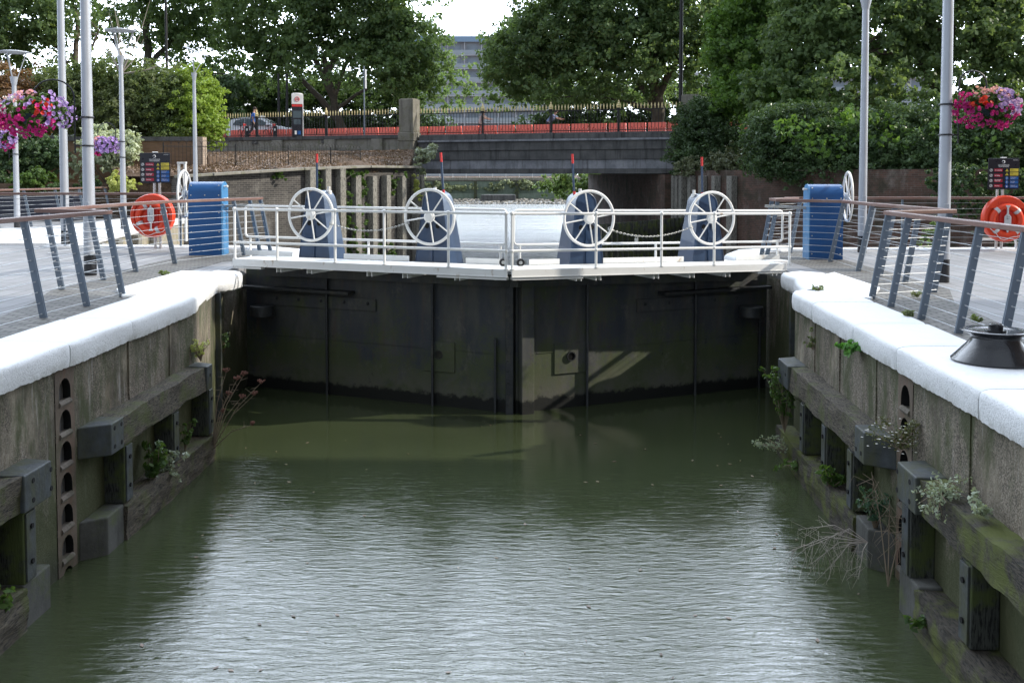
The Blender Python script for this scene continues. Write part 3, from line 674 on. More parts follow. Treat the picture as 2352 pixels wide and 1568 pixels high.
    mb=MB(); mb.bar(T(.1,.66,-.03),T(L-.1,.66,-.03),.05,.2); mb.build('top_girder',M['gate'],root)
    mb=MB(); q=[T(.0,.66,0),T(L,.66,0),T(L,1.72,0),T(.0,1.72,0)]; mb.prism([(p.x,p.y) for p in q],-.02,.05); mb.build('gate_top',M['white'],root,bevel=.005)
    # kick plates at the back of the walkway
    for (a,c) in (((565,672),(790,940),(1070,1150)) if sg<0 else ((1215,1285),(1385,1570),(1690,1790))):
        s0,s1=sx(a,.66),sx(c,.66); mb=MB(); mb.bar(T(s0,.66,.245),T(s1,.66,.245),.012,.085); mb.build('kick_plate',M['white'],root,bevel=.003)
    # railings
    posts=(540,637,770,883,1030,1162) if sg<0 else (1176,1369,1519,1640,1813)
    rr=.021
    s0,s1=sx(posts[0],0),sx(posts[-1],0)
    ext=.0
    mb=MB(); mb.tube([T(min(s0,s1)-.0,0,1.01),T(max(s0,s1)+.0,0,1.01)],rr,10); mb.build('top_rail',M['white'],root)
    mb=MB(); mb.tube([T(min(s0,s1),0,.47),T(max(s0,s1),0,.47)],rr,10); mb.build('mid_rail',M['white'],root)
    for xD in posts:
        s=sx(xD,0); mb=MB(); mb.tube([T(s,0,.16),T(s,0,1.0)],rr*.95,10); mb.sphere(T(s,0,1.012),.034,12,8); mb.sphere(T(s,0,.47),.032,12,8); mb.lathe([(.035,0),(.035,.01)],T(s,0,.2),12); mb.build('rail_post',M['white'],root)
    a,c=(565,1163) if sg<0 else (1180,1796)
    bb=1.68; s0,s1=sorted((sx(a,bb),sx(c,bb)))
    mb=MB(); e=.05; pts=[T(s0,bb,.44+e),T(s0,bb,1.0-e),T(s0+.02,bb,1.0-.015),T(s0+e,bb,1.0),T(s1-e,bb,1.0),T(s1-.02,bb,1.0-.015),T(s1,bb,1.0-e),T(s1,bb,.44+e),T(s1-.02,bb,.44+.015),T(s1-e,bb,.44),T(s0+e,bb,.44),T(s0+.02,bb,.44+.015)]
    mb.tube(pts,rr,10,closed=True); mb.build('rear_rail',M['white'],root)
    for f_ in (.02,.5,.98): mb=MB(); s=s0+(s1-s0)*f_; mb.tube([T(s,bb,.08),T(s,bb,.45)],rr,8); mb.build('rear_rail_post',M['white'],root)
    return root,T,sx,d,bk
M['rib']=basic('wet_dark_steel',(.03,.033,.036),.45,.2,.3,6,.3,30,dirt=(.08,.075,.055),dscale=4)
GL,TL,sxL,dL,bL=gate('L'); GR,TR,sxR,dR,bR=gate('R')
# rubber rollers by the mitre
for i,(xD,sgn,T,sx) in enumerate(((1156,-1,TL,sxL),(1196,1,TR,sxR))):
    p=T(sx(xD,.5),.5,.255); o=thing('guide_roller','black rubber roller on the walkway, %s of the meeting post'%('left' if i==0 else 'right'),'roller',p,0,'rollers at the gate mitre')
    mb=MB(); mb.torus(p,.04,.022,Matrix.Rotation(PI/2,4,'X'),20,8); mb.build('tyre',M['rubber'],o); mb=MB(); mb.lathe([(.001,-.03),(.028,-.03),(.028,.03),(.001,.03)],p,12,Matrix.Rotation(PI/2,4,'X')); mb.build('hub',M['chain'],o)
# ================================================================= PADDLE GEAR (four navy housings with handwheels)
def paddle_gear():
    root=thing('paddle_gear','','paddle gear',(0,0,0))
    # local: x along the leaf, -y toward the viewer, z up; base z=0
    H=1.2
    def outline(w0,w1,h,n=14):
        pts=[(-w0/2,0)]; 
        r=w1/2; zc=h-r
        for k in range(n+1):
            a=PI-PI*k/n; pts.append((r*math.cos(a),zc+r*math.sin(a)*1.0))
        pts.append((w0/2,0)); return pts
    # front face smaller rounding; loft front to back
    fr=outline(.63,.36,H)
    mb=MB(); n=len(fr); 
    yf=lambda z:-.2+.03*z; yb=lambda z:.3-.1*z
    vs=[Vector((x,yf(z),z)) for x,z in fr]+[Vector((x,yb(z),z)) for x,z in fr]
    fs=[tuple(range(n)),tuple(reversed(range(n,2*n)))]+[(i,i+n,(i+1)%n+n,(i+1)%n) for i in range(n)]
    mb.add(vs,fs,True)
    hs=mb.build('housing',M['navy'],root,local=True,bevel=.008,sharp=30)
    mb=MB(); mb.box((0,.05,.012),(.66,.58,.024)); mb.build('base_flange',M['navy'],root,local=True,bevel=.004)
    # raised lip round the front face
    mb=MB(); pts=[Vector((x*.985,yf(z)-.004,z*.995+.003)) for x,z in fr]; mb.tube(pts,.008,6); mb.build('face_lip',M['navy'],hs,local=True)
    mb=MB(); mb.bar((0,-.205,.03),(0,-.185,.62),.022,.03,up=(0,1,0)); mb.lathe([(.03,0),(.03,.02)],(0,-.2,.42),12,Matrix.Rotation(PI/2,4,'X')); mb.build('face_rib',M['navy'],hs,local=True)
    for sx_ in (-.095,.095):
        mb=MB(); mb.lathe([(.001,.004),(.043,.004),(.043,0)],(sx_,-.190,.655),18,Matrix.Rotation(PI/2,4,'X')@Matrix.Rotation(0,4,'X')); mb.build('inspection_hole',M['dark'],hs,local=True)
        mb=MB(); mb.torus((sx_,-.192,.655),.045,.005,Matrix.Rotation(PI/2,4,'X'),20,6); mb.build('hole_rim',M['navy'],hs,local=True)
    # wheel
    zc=.80; yc=-.29; r0=.44; RX=Matrix.Rotation(PI/2,4,'X')
    mb=MB(); mb.torus((0,yc,zc),.428,.0235,RX,56,10); wh=mb.build('hand_wheel',M['white'],root,local=True)
    mb=MB(); mb.lathe([(.001,-.05),(.045,-.05),(.085,-.02),(.09,.02),(.06,.045),(.001,.05)],(0,yc,zc),20,RX); mb.build('hub',M['white'],wh,local=True)
    for k in range(8):
        a=2*PI*k/8+.16; mb=MB(); mb.tube([(math.cos(a)*.07,yc,zc+math.sin(a)*.07),(math.cos(a)*.42,yc,zc+math.sin(a)*.42)],.0115,8); mb.build('spoke',M['white'],wh,local=True)
    mb=MB(); mb.tube([(0,yc,zc),(0,-.1,zc)],.03,10); mb.build('axle',M['white'],root,local=True)
    return root
def indicator(root,x,lean):
    mb=MB(); mb.tube([(x,.0,1.15),(x+lean,.02,1.66)],.0185,10); a=mb.build('indicator_rod',M['navy'],root,local=True)
    mb=MB(); mb.tube([(x+lean,.02,1.66),(x+lean*1.32,.026,1.81)],.0195,10); mb.build('red_tip',M['red'],a,local=True)
    mb=MB(); mb.tube([(x,.0,1.17),(x+lean*.06,.0,1.22)],.022,10); mb.build('red_band',M['red'],a,local=True)
def capnub(root,x):
    mb=MB(); mb.lathe([(.05,1.13),(.05,1.19),(.024,1.195),(.024,1.26),(.001,1.26)],(x,.1,0),14); mb.build('breather_cap',M['white'],root,local=True)
pg=[]
specs=[(722,TL,sxL,dL,-.07,-.01,.1,'leftmost navy paddle gear with white handwheel and red tipped rod','L',-.1),
       (993,TL,sxL,dL,.1,-.045,-.1,'navy paddle gear with white handwheel, second from left, before the river','L',.12),
       (1347,TR,sxR,dR,-.12,-.02,.03,'blue paddle gear with white handwheel, right of the meeting post','R',.05),
       (1627,TR,sxR,dR,.0,-.0,-.1,'rightmost blue paddle gear with white handwheel, nearest the brick wall','R',-.2)]
base=paddle_gear()
proto_children=None
for i,(xw,T,sx,dv,rx,ln,cx,lab,sd,rot) in enumerate(specs):
    g=base if i==0 else copy_tree(base)
    s=sx(xw,.55+ .0); p=T(s,.95,.12)
    # wheel centre should fall on the sight line xw
    bkv=bL if sd=='L' else bR
    ang=math.atan2(-dv.y,-dv.x) if sd=='L' else math.atan2(dv.y,dv.x)
    s=sx(xw,.95-.2); p=T(s,.95,.11)
    g.location=p; g.rotation_euler=(0,0,ang); g['label']=lab; g['group']='paddle gears on the lock gates'; pg.append(g)
for g,(xw,T,sx,dv,rx,ln,cx,lab,sd,rot) in zip(pg,specs):
    indicator(g,rx,ln); capnub(g,cx)
def wheelpt(g,ax,az):
    Mx=parent_matrix(g); return Mx@Vector((ax,-.29,.80+az))
def chain(p0,p1,sag,label,n=44,lock=False):
    o=thing('chain',label,'chain',(p0+p1)/2,0,'chains between the handwheels')
    mb=MB(); 
    pts=[p0.lerp(p1,k/n)+Vector((0,0,-sag*4*(k/n)*(1-k/n))) for k in range(n+1)]
    for k in range(n):
        a,c=pts[k],pts[k+1]; t=(c-a).normalized(); u=Vector((0,0,1)) if k%2 else t.cross(Vector((0,0,1))).normalized()
        u=(u-t*u.dot(t)).normalized(); m=(a+c)/2; hl=(c-a).length*.68; w=.011
        mb.tube([m+t*math.cos(q)*hl+u*math.sin(q)*w for q in [2*PI*j/8 for j in range(8)]],.0042,4,closed=True)
    mb.build('links',M['chain'],o)
    if lock:
        m=pts[int(n*.33)]; mb=MB(); mb.box(m+Vector((0,0,-.07)),(.055,.03,.06)); mb.torus(m+Vector((0,0,-.035)),.02,.006,Matrix.Rotation(PI/2,4,'X'),12,6); mb.build('padlock',M['chain'],o,bevel=.004)
    for p in (p0,p1):
        mb=MB()
        for k in range(3): mb.torus(p+Vector((0,0,-.012+.014*k)),.032,.006,Matrix.Rotation(.4*k,4,'X'),14,5)
        mb.build('wrap',M['chain'],o)
chain(wheelpt(pg[0],.40,-.14),wheelpt(pg[1],-.40,-.10),.12,'slack grey chain between the two left handwheels')
chain(wheelpt(pg[2],.37,-.18),wheelpt(pg[3],-.40,-.14),.13,'slack grey chain with padlock between the two right handwheels',lock=True)
# ================================================================= QUAY RAILINGS
def railing(label,path,leanv,posts,h=1.09,hm='hand',nw=9,plate=(),post_w=.075,caps=True,straight=False,group='hardwood topped quay railings',wires=True,skip_end=False):
    """path: base points; leanv: world xy offset of the post tops; posts: list of base points"""
    path=[Vector((p[0],p[1],0)) for p in path]; lv=[Vector((l[0],l[1],0)) for l in (leanv if isinstance(leanv[0],(tuple,list)) else [leanv]*len(path))]
    root=thing('quay_railing',label,'railing',path[0],0,group)
    tops=[p+l+Vector((0,0,h)) for p,l in zip(path,lv)]
    mb=MB()
    for a,c in zip(tops[:-1],tops[1:]):
        e=(c-a).normalized()*.03; mb.bar(a-e,c+e,.1,.052)
    mb.build('handrail',M[hm],root,bevel=.008)
    if wires:
        mb=MB()
        for k in range(nw):
            f=(k+.6)/(nw+.3); 
            for (a,la),(c,lc) in zip(zip(path[:-1],lv[:-1]),zip(path[1:],lv[1:])):
                mb.tube([a+la*f+Vector((0,0,h*f-.02)),c+lc*f+Vector((0,0,h*f-.02))],.0036,5,caps=False)
        mb.build('wires',M['wire'],root)
    for q in posts:
        p=Vector((q[0],q[1],0)); 
        # lean interpolated from nearest path segment
        best=min(range(len(path)),key=lambda i:(path[i]-p).length); l=lv[best]
        tp=p+l*(1-.03/h)+Vector((0,0,h-.028)); mb=MB()
        seg=None
        for a,c in zip(path[:-1],path[1:]):
            t=max(0,min(1,(p-a).dot(c-a)/(c-a).length_squared)); dd=(a+(c-a)*t-p).length
            if seg is None or dd<seg[0]: seg=(dd,(c-a).normalized())
        ax=seg[1]; nr=Vector((-ax.y,ax.x,0))
        w0=post_w; 
        for o_ in (-.012,.012):
            mb.bar(p+ax*o_,tp+ax*o_,w0,.011,up=ax) if True else None
        ob=mb.build('post',M['steel'],root)
        bm=MB()
        for k in range(nw):
            f=(k+.6)/(nw+.3); c=p+l*f+Vector((0,0,h*f-.02)); bm.tube([c-ax*.03,c+ax*.03],.009,6)
        bm.build('wire_fitting',M['wire'],ob)
    for (a,c) in plate:
        a=Vector((a[0],a[1],0)); c=Vector((c[0],c[1],0)); best=min(range(len(path)),key=lambda i:(path[i]-a).length); l=lv[best]
        mb=MB(); n_=(c-a).normalized().cross(Vector((0,0,1)))*.006
        vs=[a,c,c+l+Vector((0,0,h*.93)),a+l+Vector((0,0,h*.93))]; vs=[v-n_ for v in vs]+[v+n_ for v in vs]
        mb.add(vs,[(0,1,2,3),(7,6,5,4),(0,4,5,1),(1,5,6,2),(2,6,7,3),(3,7,4,0)]); mb.build('end_panel',M['steel'],root)
    return root
railing('railing along the left coping, nearest the camera, on raked grey posts',[(-5.35,6.2),(-5.14,10.87),(-5.02,12.85)],(-.2,0),[(-5.32,7.0),(-5.22,8.9),(-5.18,9.9),(-5.14,10.87),(-5.08,11.84),(-5.025,12.8)])
railing('angled left railing behind the nearest one, ending at the round lifebuoy stand',[(-5.15,12.95),(-6.15,13.35),(-6.1,14.77),(-6.06,16.05),(-5.95,17.5)],[(-.18,0),(-.2,0),(-.2,0),(-.22,0),(-.2,-.05)],[(-6.15,13.55),(-6.08,14.77),(-6.06,16.0),(-5.93,17.47)],plate=[((-6.08,16.02),(-6.3,16.5))])
railing('short left railing in front of the blue machinery cabinet',[(-5.95,17.55),(-5.2,19.4),(-4.88,20.1)],[(-.2,-.05),(-.2,0),(-.2,0)],[(-5.22,19.35),(-5.02,19.8),(-4.88,20.08)])
railing('railing along the right coping, nearest the camera, behind the capstan',[(4.25,5.6),(4.42,9.82),(4.46,10.77),(4.56,12.6)],(.2,0),[(4.3,6.9),(4.38,8.85),(4.43,9.82),(4.45,10.77),(4.51,11.8),(4.55,12.54)])
railing('angled right railing behind the nearest one, on raked grey posts',[(4.66,12.72),(5.62,13.15),(5.66,14.3),(5.62,16.1),(5.72,17.85)],[(.18,0),(.2,0),(.2,0),(.22,0),(.22,-.05)],[(5.63,13.24),(5.66,14.29),(5.66,15.27),(5.61,16.09),(5.72,17.85)],plate=[((5.62,16.1),(5.85,16.6))])
railing('short right railing in front of the blue machinery cabinet',[(5.72,17.9),(4.8,18.68),(4.84,19.3),(5.5,19.95)],[(.22,-.05),(.2,0),(.2,0),(.2,0)],[(4.8,18.72),(4.84,19.28),(5.58,19.93)])
railing('straight dark railing along the back edge of the right deck',[(5.6,20.3),(12,20.5),(20,20.7)],(0,.02),[(8.0,20.38),(10.9,20.46),(13.5,20.52),(16,20.6)],post_w=.04)
railing('straight railing along the back edge of the left deck, before the white coping',[(-20,21.2),(-12,21.35),(-7.05,21.3),(-6.2,21.0)],(0,.02),[(-17,21.25),(-13.2,21.3),(-9.6,21.33),(-7.1,21.3)],h=1.16,post_w=.04)
railing('far left reddish railing on the white quay, in front of the shrub bed',[(-16.6,24.2),(-15.1,27.6),(-14.4,29.5),(-14.2,31.4),(-13.9,34),(-13.3,37.2)],(-.22,0),[(-16.2,25.2),(-15.7,26.3),(-15.15,27.6),(-14.75,28.6),(-14.4,29.8),(-14.2,31.4),(-14.05,32.8),(-13.85,34.4),(-13.6,36),(-13.3,37.2)],h=1.12)
# ================================================================= LAMP POSTS
def lamp_post(label,p,top,r0,r1,head=None,yaw=0,band=True,basket=None,tilt=.0):
    p=Vector(p); root=thing('lamp_post',label,'lamp post',p,0,'tapered grey lamp posts')
    lean=.0
    mb=MB(); mb.tube([p+Vector((0,0,.33 if band else 0)),p+Vector((0,0,top))],[r0,r1],28); mb.build('pole',M['lamp'],root)
    mb=MB(); mb.tube([p,p+Vector((0,0,.34))],[r0*1.03,r0*1.02],28); mb.build('base_sleeve',M['black'],root)
    mb=MB(); mb.box(p+Vector((.0,-r0*.93,1.02)),(.075,.014,.26)); mb.build('access_door',M['lamp'],root,bevel=.012)
    mb=MB(); mb.tube([p+Vector((0,0,top)),p+Vector((0,0,top+.26))],[r1,r1*1.9],24); mb.build('collar',M['lamp'],root)
    T0=p+Vector((0,0,top+.24)); A=Matrix.Rotation(yaw,4,'Z')@Matrix.Rotation(tilt,4,'Y')
    hc=T0+Vector((math.cos(yaw)*math.sin(tilt)*.2,0,.72)) ; 
    for k in range(3):
        a=2*PI*k/3+.5+yaw; mb=MB(); e=hc+(A@Vector((math.cos(a)*.33,math.sin(a)*.33,-.01))); mb.tube([T0+Vector((math.cos(a)*r1,math.sin(a)*r1,-.1)),e],.014,8); mb.build('arm',M['lamp'],root)
    mb=MB(); mb.lathe([(.001,.02),(.3,.03),(.42,.01),(.43,-.01),(.3,-.03),(.001,-.035)],hc,32,A); mb.build('lamp_disc',M['lamp'],root)
    return root
def bracket(root,p,rp,sgn,z0,hook,ang=0):
    """black hanging basket bracket strapped to a pole: sgn -1 left / +1 right"""
    p=Vector(p); ux=Vector((math.cos(ang)*sgn,math.sin(ang),0)); x0=rp+.11
    mb=MB(); top=z0+.74; w=hook
    pts=[p+ux*x0+Vector((0,0,z0-.12)),p+ux*x0+Vector((0,0,top-.0))]+[p+ux*(x0+w/2-w/2*math.cos(PI*k/12))+Vector((0,0,top+w/2*math.sin(PI*k/12)*.9)) for k in range(1,12)]+[p+ux*(x0+w)+Vector((0,0,top)),p+ux*(x0+w)+Vector((0,0,top-.12)),p+ux*(x0+w-.03)+Vector((0,0,top-.16))]
    mb.tube(pts,.0125,8); ob=mb.build('basket_bracket',M['iron'],root)
    for z in (z0,z0+.44):
        mb=MB(); mb.tube([p+Vector((math.cos(2*PI*k/24)*(rp+.008),math.sin(2*PI*k/24)*(rp+.008),z)) for k in range(24)],.014,6,closed=True)
        mb.tube([p+ux*rp+Vector((0,0,z)),p+ux*x0+Vector((0,0,z))],.013,6); mb.sphere(p+Vector((0,-rp-.02,z)),.016,8,6); mb.build('pole_strap',M['iron'],root)
    return p+ux*(x0+w-.03)+Vector((0,0,top-.17))
LPts={'a':(-6.6,15.53,0),'b':(-9.83,21.87,0),'c':(-14.26,28.66,0),'d':(6.31,14.53,0),'e':(7.06,20.04,0)}
pa=lamp_post('thick grey lamp post with a flower basket bracket, nearest on the left deck',LPts['a'],5.1,.093,.07)
pb=lamp_post('grey lamp post with black base just left of the nearest left one',LPts['b'],5.6,.092,.07)
pc=lamp_post('grey lamp post at the far left edge with three armed disc head',LPts['c'],4.1,.085,.06)
pd=lamp_post('thick grey lamp post with flower basket on the right deck',LPts['d'],5.1,.09,.07)
pe=lamp_post('grey lamp post beside the right blue machinery cabinet',LPts['e'],4.85,.085,.065)
pf_=Q(283,440,28.0); pf=lamp_post('slim grey lamp post with disc head before the brown brick wall',(pf_.x,28,0),4.62,.085,.055)
pg_=Q(449,400,33.0); pgp=lamp_post('slim grey lamp post with tilted disc head above the left blue cabinet',(pg_.x,33.0,0),4.65,.085,.05,tilt=-.38,yaw=PI)
# thin bare winter-like rods near the slim post: leave as dead branches of the sapling (see trees)
# ================================================================= HANGING BASKETS
def flowers(name,c,rad,n,mat,parent,seed,sector,zr,size=.055,thick=.12):
    rng=np.random.default_rng(seed); a0,a1=sector
    th=rng.uniform(a0,a1,n); ph=rng.uniform(zr[0],zr[1],n); r=1+rng.normal(0,thick,n)*.6
    D=np.stack([np.cos(th)*np.cos(ph),np.sin(th)*np.cos(ph),np.sin(ph)],1)
    P=np.array(c)+D*np.array(rad)*r[:,None]
    N=D+rng.normal(0,.45,(n,3)); N/=np.linalg.norm(N,axis=1)[:,None]
    A=np.cross(N,rng.normal(size=(n,3))); A/=np.linalg.norm(A,axis=1)[:,None]; B=np.cross(N,A)
    s=size*(.7+.5*rng.random(n)); V=[]; F=[]; k=5
    # trumpet flower: ten rim points pulled in between petals, and a sunken centre
    m=10; vv=np.empty((n,m+1,3)); vv[:,0]=P-N*(s*.35)[:,None]
    for j in range(m):
        a=2*PI*j/m; rr=s*(1.0 if j%2==0 else .86)*.5
        vv[:,j+1]=P+A*(np.cos(a)*rr)[:,None]+B*(np.sin(a)*rr)[:,None]+N*(s*(.05 if j%2 else 0))[:,None]
    base=np.arange(n)[:,None]*(m+1); tri=np.concatenate([np.stack([base[:,0],base[:,0]+1+j,base[:,0]+1+(j+1)%m],1)[:,None,:] for j in range(m)],1).reshape(-1,3)
    return leafmesh(name,vv.reshape(-1,3),tri,mat,parent)
def basket(label,hook,c,rad,seed,full=1.0,size=.07,mix=None):
    c=Vector(c); root=thing('hanging_basket',label,'flower basket',c,0,'hanging flower baskets')
    mb=MB(); mb.lathe([(.02,-.17),(.12,-.14),(.2,-.05),(.22,.05),(.2,.05)],c+Vector((0,0,-.05)),20); mb.build('basket_bowl',M['basketgreen'],root)
    mb=MB()
    for k in range(3):
        a=2*PI*k/3+.4; mb.tube([hook,c+Vector((.2*math.cos(a),.2*math.sin(a),.02))],.005,5)
    mb.build('hanging_chains',M['chainb'],root)
    rx,ry,rz=rad
    leaves('foliage',[(c.x,c.y,c.z,rx*.85,ry*.85,rz*.8),(c.x,c.y,c.z+.02,rx*.5,ry*.5,rz*.5)],int(5200*full),.05,M['leafD'],root,seed,clump=.22,nc=120)
    for (nm,mat,n,sec,zr,sz) in mix:
        flowers(nm,c,rad,int(n*full),mat,root,seed+len(nm)*7+n,sec,zr,sz*size/.07)
    return root
M['basketgreen']=basic('basket_liner',(.02,.05,.05),.8,0,.2,8)
M['chainb']=basic('rusty_chain',(.16,.1,.06),.6,.4,.2,20)
hk=bracket(pa,LPts['a'],.082,-1,2.02,.62,-.1)
pF=-PI # facing camera = -y => angle -pi/2
m1=[('magenta_flowers',M['magenta'],120,(-PI*1.05,-.55),(-1.1,.35),.075),('purple_flowers',M['purple'],70,(-.95,.5),(-.6,.8),.075),('purple_flowers',M['purple'],50,(-PI,0),(.3,1.1),.065),('red_flowers',M['fred'],14,(-1.35,-.7),(-.1,.6),.07),('white_flowers',M['whitef'],90,(-PI*1.05,-2.0),(.0,.8),.05),('pink_flowers',M['pinkf'],40,(-PI,-1.3),(.5,1.2),.06),('magenta_flowers',M['magenta'],60,(-PI*1.15,-PI*.8),(-.5,.1),.08)]
cb=Q(100,263,15.6); basket('large basket of magenta, white and red petunias on the nearest left lamp post',hk,(hk.x-.02,15.5,cb.z),(.52,.42,.36),11,1.0,.07,m1)
hk=bracket(pd,LPts['d'],.082,1,2.15,.42,.1)
m2=[('magenta_flowers',M['magenta'],130,(-PI*1.05,-.2),(-1.1,.1),.065),('purple_flowers',M['purple'],110,(-1.5,.4),(-.25,1.0),.075),('red_flowers',M['fred'],14,(-2.4,-1.7),(.05,.4),.07),('pink_flowers',M['pinkf'],60,(-2.6,-.2),(.5,1.3),.05),('magenta_flowers',M['magenta'],50,(-PI,-2.4),(.0,.8),.065)]
cb=Q(2256,250,14.6); basket('basket of magenta and purple petunias on the thick right lamp post',hk,(hk.x-.0,14.55,cb.z),(.46,.4,.31),23,1.0,.07,m2)
hk=bracket(pc,LPts['c'],.075,-1,2.15,.5); cb=Q(8,320,28.6)
m3=[('purple_flowers',M['purple'],160,(-PI,0),(-1,1.1),.08),('magenta_flowers',M['magenta'],60,(-PI,0),(-1.2,-.2),.08),('pink_flowers',M['pinkf'],40,(-PI,0),(.6,1.3),.08)]
basket('small basket of lilac and pink flowers at the far left edge',hk,(cb.x,28.6,cb.z),(.42,.36,.32),31,.8,.08,m3)
hk=bracket(pf,(pf_.x,28,0),.075,-1,2.05,.5); cb=Q(241,335,28.0)
basket('basket of lilac and pink flowers on the slim post before the brick wall',hk,(cb.x,28.0,cb.z),(.44,.36,.27),37,.8,.08,[('purple_flowers',M['purple'],200,(-2.2,.3),(-.7,1.1),.08),('pink_flowers',M['pinkf'],50,(-PI,-1.8),(-.3,1.1),.08),('magenta_flowers',M['magenta'],70,(-PI,-2.0),(-1.3,.2),.075)])
# ================================================================= SIGN + LIFEBUOY
def text(body,size,c,parent,m,name='lettering',align='LEFT',Mx=None,bold=0):
    cu=bpy.data.curves.new(name,'FONT'); cu.body=body; cu.size=size; cu.align_x=align; cu.align_y='CENTER'; cu.extrude=.0006; cu.offset=bold; cu.resolution_u=2
    tmp=bpy.data.objects.new(name,cu); COL.objects.link(tmp); dg=bpy.context.evaluated_depsgraph_get(); me=bpy.data.meshes.new_from_object(tmp.evaluated_get(dg))
    bpy.data.objects.remove(tmp); me.transform((Mx or Matrix.Identity(4))); me.materials.clear(); me.materials.append(m); me.name=name
    o=bpy.data.objects.new(name,me); COL.objects.link(o); o.parent=parent; return o
def sign_and_ring(p,lab1,lab2,sc,sx_,sz_,rx,rz,R_,flip,yaw=0):
    p=Vector(p); root=thing('notice_board',lab1,'sign',p,yaw,'safety notice boards')
    mb=MB()
    for s in (-.055,.055): mb.tube([(s,.03,0),(s,.03,sz_+.3)],.03,14)
    mb.build('pole',M['stainless'],root,local=True)
    w=.318*sc
    B=thing; mb=MB(); mb.box((sx_,-.015,sz_),(w*2,.02,w*2)); bd=mb.build('board',M['sheet'],root,local=True,bevel=.004)
    mb=MB(); mb.tube([(sx_-.06,-.005,sz_+w+.012),(sx_+.06,-.005,sz_+w+.012)],.012,8); mb.build('top_clip',M['swhite'],root,local=True)
    def F(x,z,y=-.03): return Matrix.Translation((sx_+x*w,y,sz_+z*w))@Matrix.Rotation(PI/2,4,'X')
    def rect(x0,x1,z0,z1,m,nm,y=-.0275):
        mb=MB(); mb.box((sx_+(x0+x1)/2*w,y,sz_+(z0+z1)/2*w),((x1-x0)*w,.003,(z1-z0)*w)); return mb.build(nm,m,bd,local=True)
    # thin silver edge
    # logo ring, open at lower left
    mb=MB(); mb.tube([Vector((sx_+w*(-.04)+math.cos(a)*w*.085,-.027,sz_+w*.77+math.sin(a)*w*.085)) for a in [2*PI*k/22-2.3 for k in range(20)]],[w*(.012+.014*math.sin(PI*k/19)) for k in range(20)],6); mb.build('logo',M['swhite'],bd,local=True)
    text('GROSVENOR',w*.125,None,bd,M['swhite'],'lettering','CENTER',F(-.02,.56)); text('WATERSIDE',w*.125,None,bd,M['swhite'],'lettering','CENTER',F(-.02,.465))
    text('WESTSIDE 1',w*.07,None,bd,M['swhite'],'lettering','RIGHT',F(.95,.88))
    rows=[.235,-.105,-.44,-.77]; tx=['No swimming','No fishing','No personal\nwater craft','No diving']
    for z,t in zip(rows,tx):
        rect(-.62,-.08,z-.09,z+.1,M['sred'],'red_panel'); text(t,w*.078,None,bd,M['swhite'],'lettering','LEFT',F(-.58,z+(.02 if '\n' in t else 0)),.0005)
        c=Vector((sx_-.82*w,-.027,sz_+z*w)); mb=MB(); mb.lathe([(.001,.003),(.105*w,.003),(.105*w,0)],c,20,Matrix.Rotation(PI/2,4,'X')); dsc=mb.build('symbol_disc',M['swhite'],bd,local=True)
        mb=MB(); mb.torus(c+Vector((0,-.004,0)),.085*w,.008*w,Matrix.Rotation(PI/2,4,'X'),20,5); mb.bar(c+Vector((-.06*w,-.004,.06*w)),c+Vector((.06*w,-.004,-.06*w)),.02*w,.003,up=(0,1,0)); mb.box(c+Vector((-.01*w,-.0035,-.01*w)),(.07*w,.002,.035*w)); mb.build('prohibition_mark',M['sheet'],dsc,local=True)
    for z,t in ((.24,'Danger\nDeep water'),(-.01,'Danger\nMoving machinery')):
        rect(.4,.94,z-.1,z+.1,M['syel'],'yellow_panel'); text(t,w*.066,None,bd,M['sheet'],'lettering','LEFT',F(.43,z+.02))
        mb=MB(); mb.prism([(-.1*w,-.085*w),(.1*w,-.085*w),(0,.09*w)],-.001,.002,Matrix.Translation((sx_+.2*w,-.027,sz_+z*w))@Matrix.Rotation(PI/2,4,'X')); tr=mb.build('warning_triangle',M['syel'],bd,local=True)
        mb=MB(); mb.box((sx_+.2*w,-.0295,sz_+(z-.01)*w),(.02*w,.002,.07*w)); mb.box((sx_+.2*w,-.0295,sz_+(z-.06)*w),(.02*w,.002,.016*w)); mb.build('mark',M['sheet'],tr,local=True)
    for i,(z,t) in enumerate(((-.28,'Keep children\nsupervised'),(-.54,'Keep dogs\non a lead'),(-.8,'Lifebuoy for\nemergency only'))):
        rect(.4,.94,z-.1,z+.1,M['sblue'],'blue_panel'); text(t,w*.066,None,bd,M['swhite'],'lettering','LEFT',F(.44,z+.02))
        c=Vector((sx_+.2*w,-.027,sz_+z*w)); mb=MB(); mb.lathe([(.001,.003),(.115*w,.003),(.115*w,0)],c,20,Matrix.Rotation(PI/2,4,'X')); dsc=mb.build('symbol_disc',M['sblue'],bd,local=True)
        mb=MB()
        if i<2: mb.box(c+Vector((0,-.004,.02*w)),(.028*w,.002,.11*w)); mb.box(c+Vector((0,-.004,-.07*w)),(.028*w,.002,.026*w))
        else: mb.box(c+Vector((0,-.004,-.01*w)),(.07*w,.002,.08*w))
        mb.build('mandatory_mark',M['swhite'],dsc,local=True)
    # lifebuoy housing: round backplate with rim, arched hood, ring inside
    q=p+Vector((0,-.14,0)); lb=thing('lifebuoy_housing',lab2,'lifebuoy',q,yaw,'orange lifebuoy housings')
    c=Vector((rx,-.02,rz)); RX=Matrix.Rotation(PI/2,4,'X'); r=R_
    mb=MB(); mb.lathe([(.001,-.06),(r*.97,-.06),(r,-.045),(r*1.0,.035),(r*.96,.05),(r*.86,.03),(r*.84,-.03),(.001,-.03)],c,56,RX); mb.build('backing',M['ring2'],lb,local=True)
    mb=MB(); mb.lathe([(r*.83,.02),(r*.84,.062),(r*.97,.07),(r*1.02,.03),(r*1.02,-.06)],c,56,RX); mb.build('rim',M['ring'],lb,local=True)
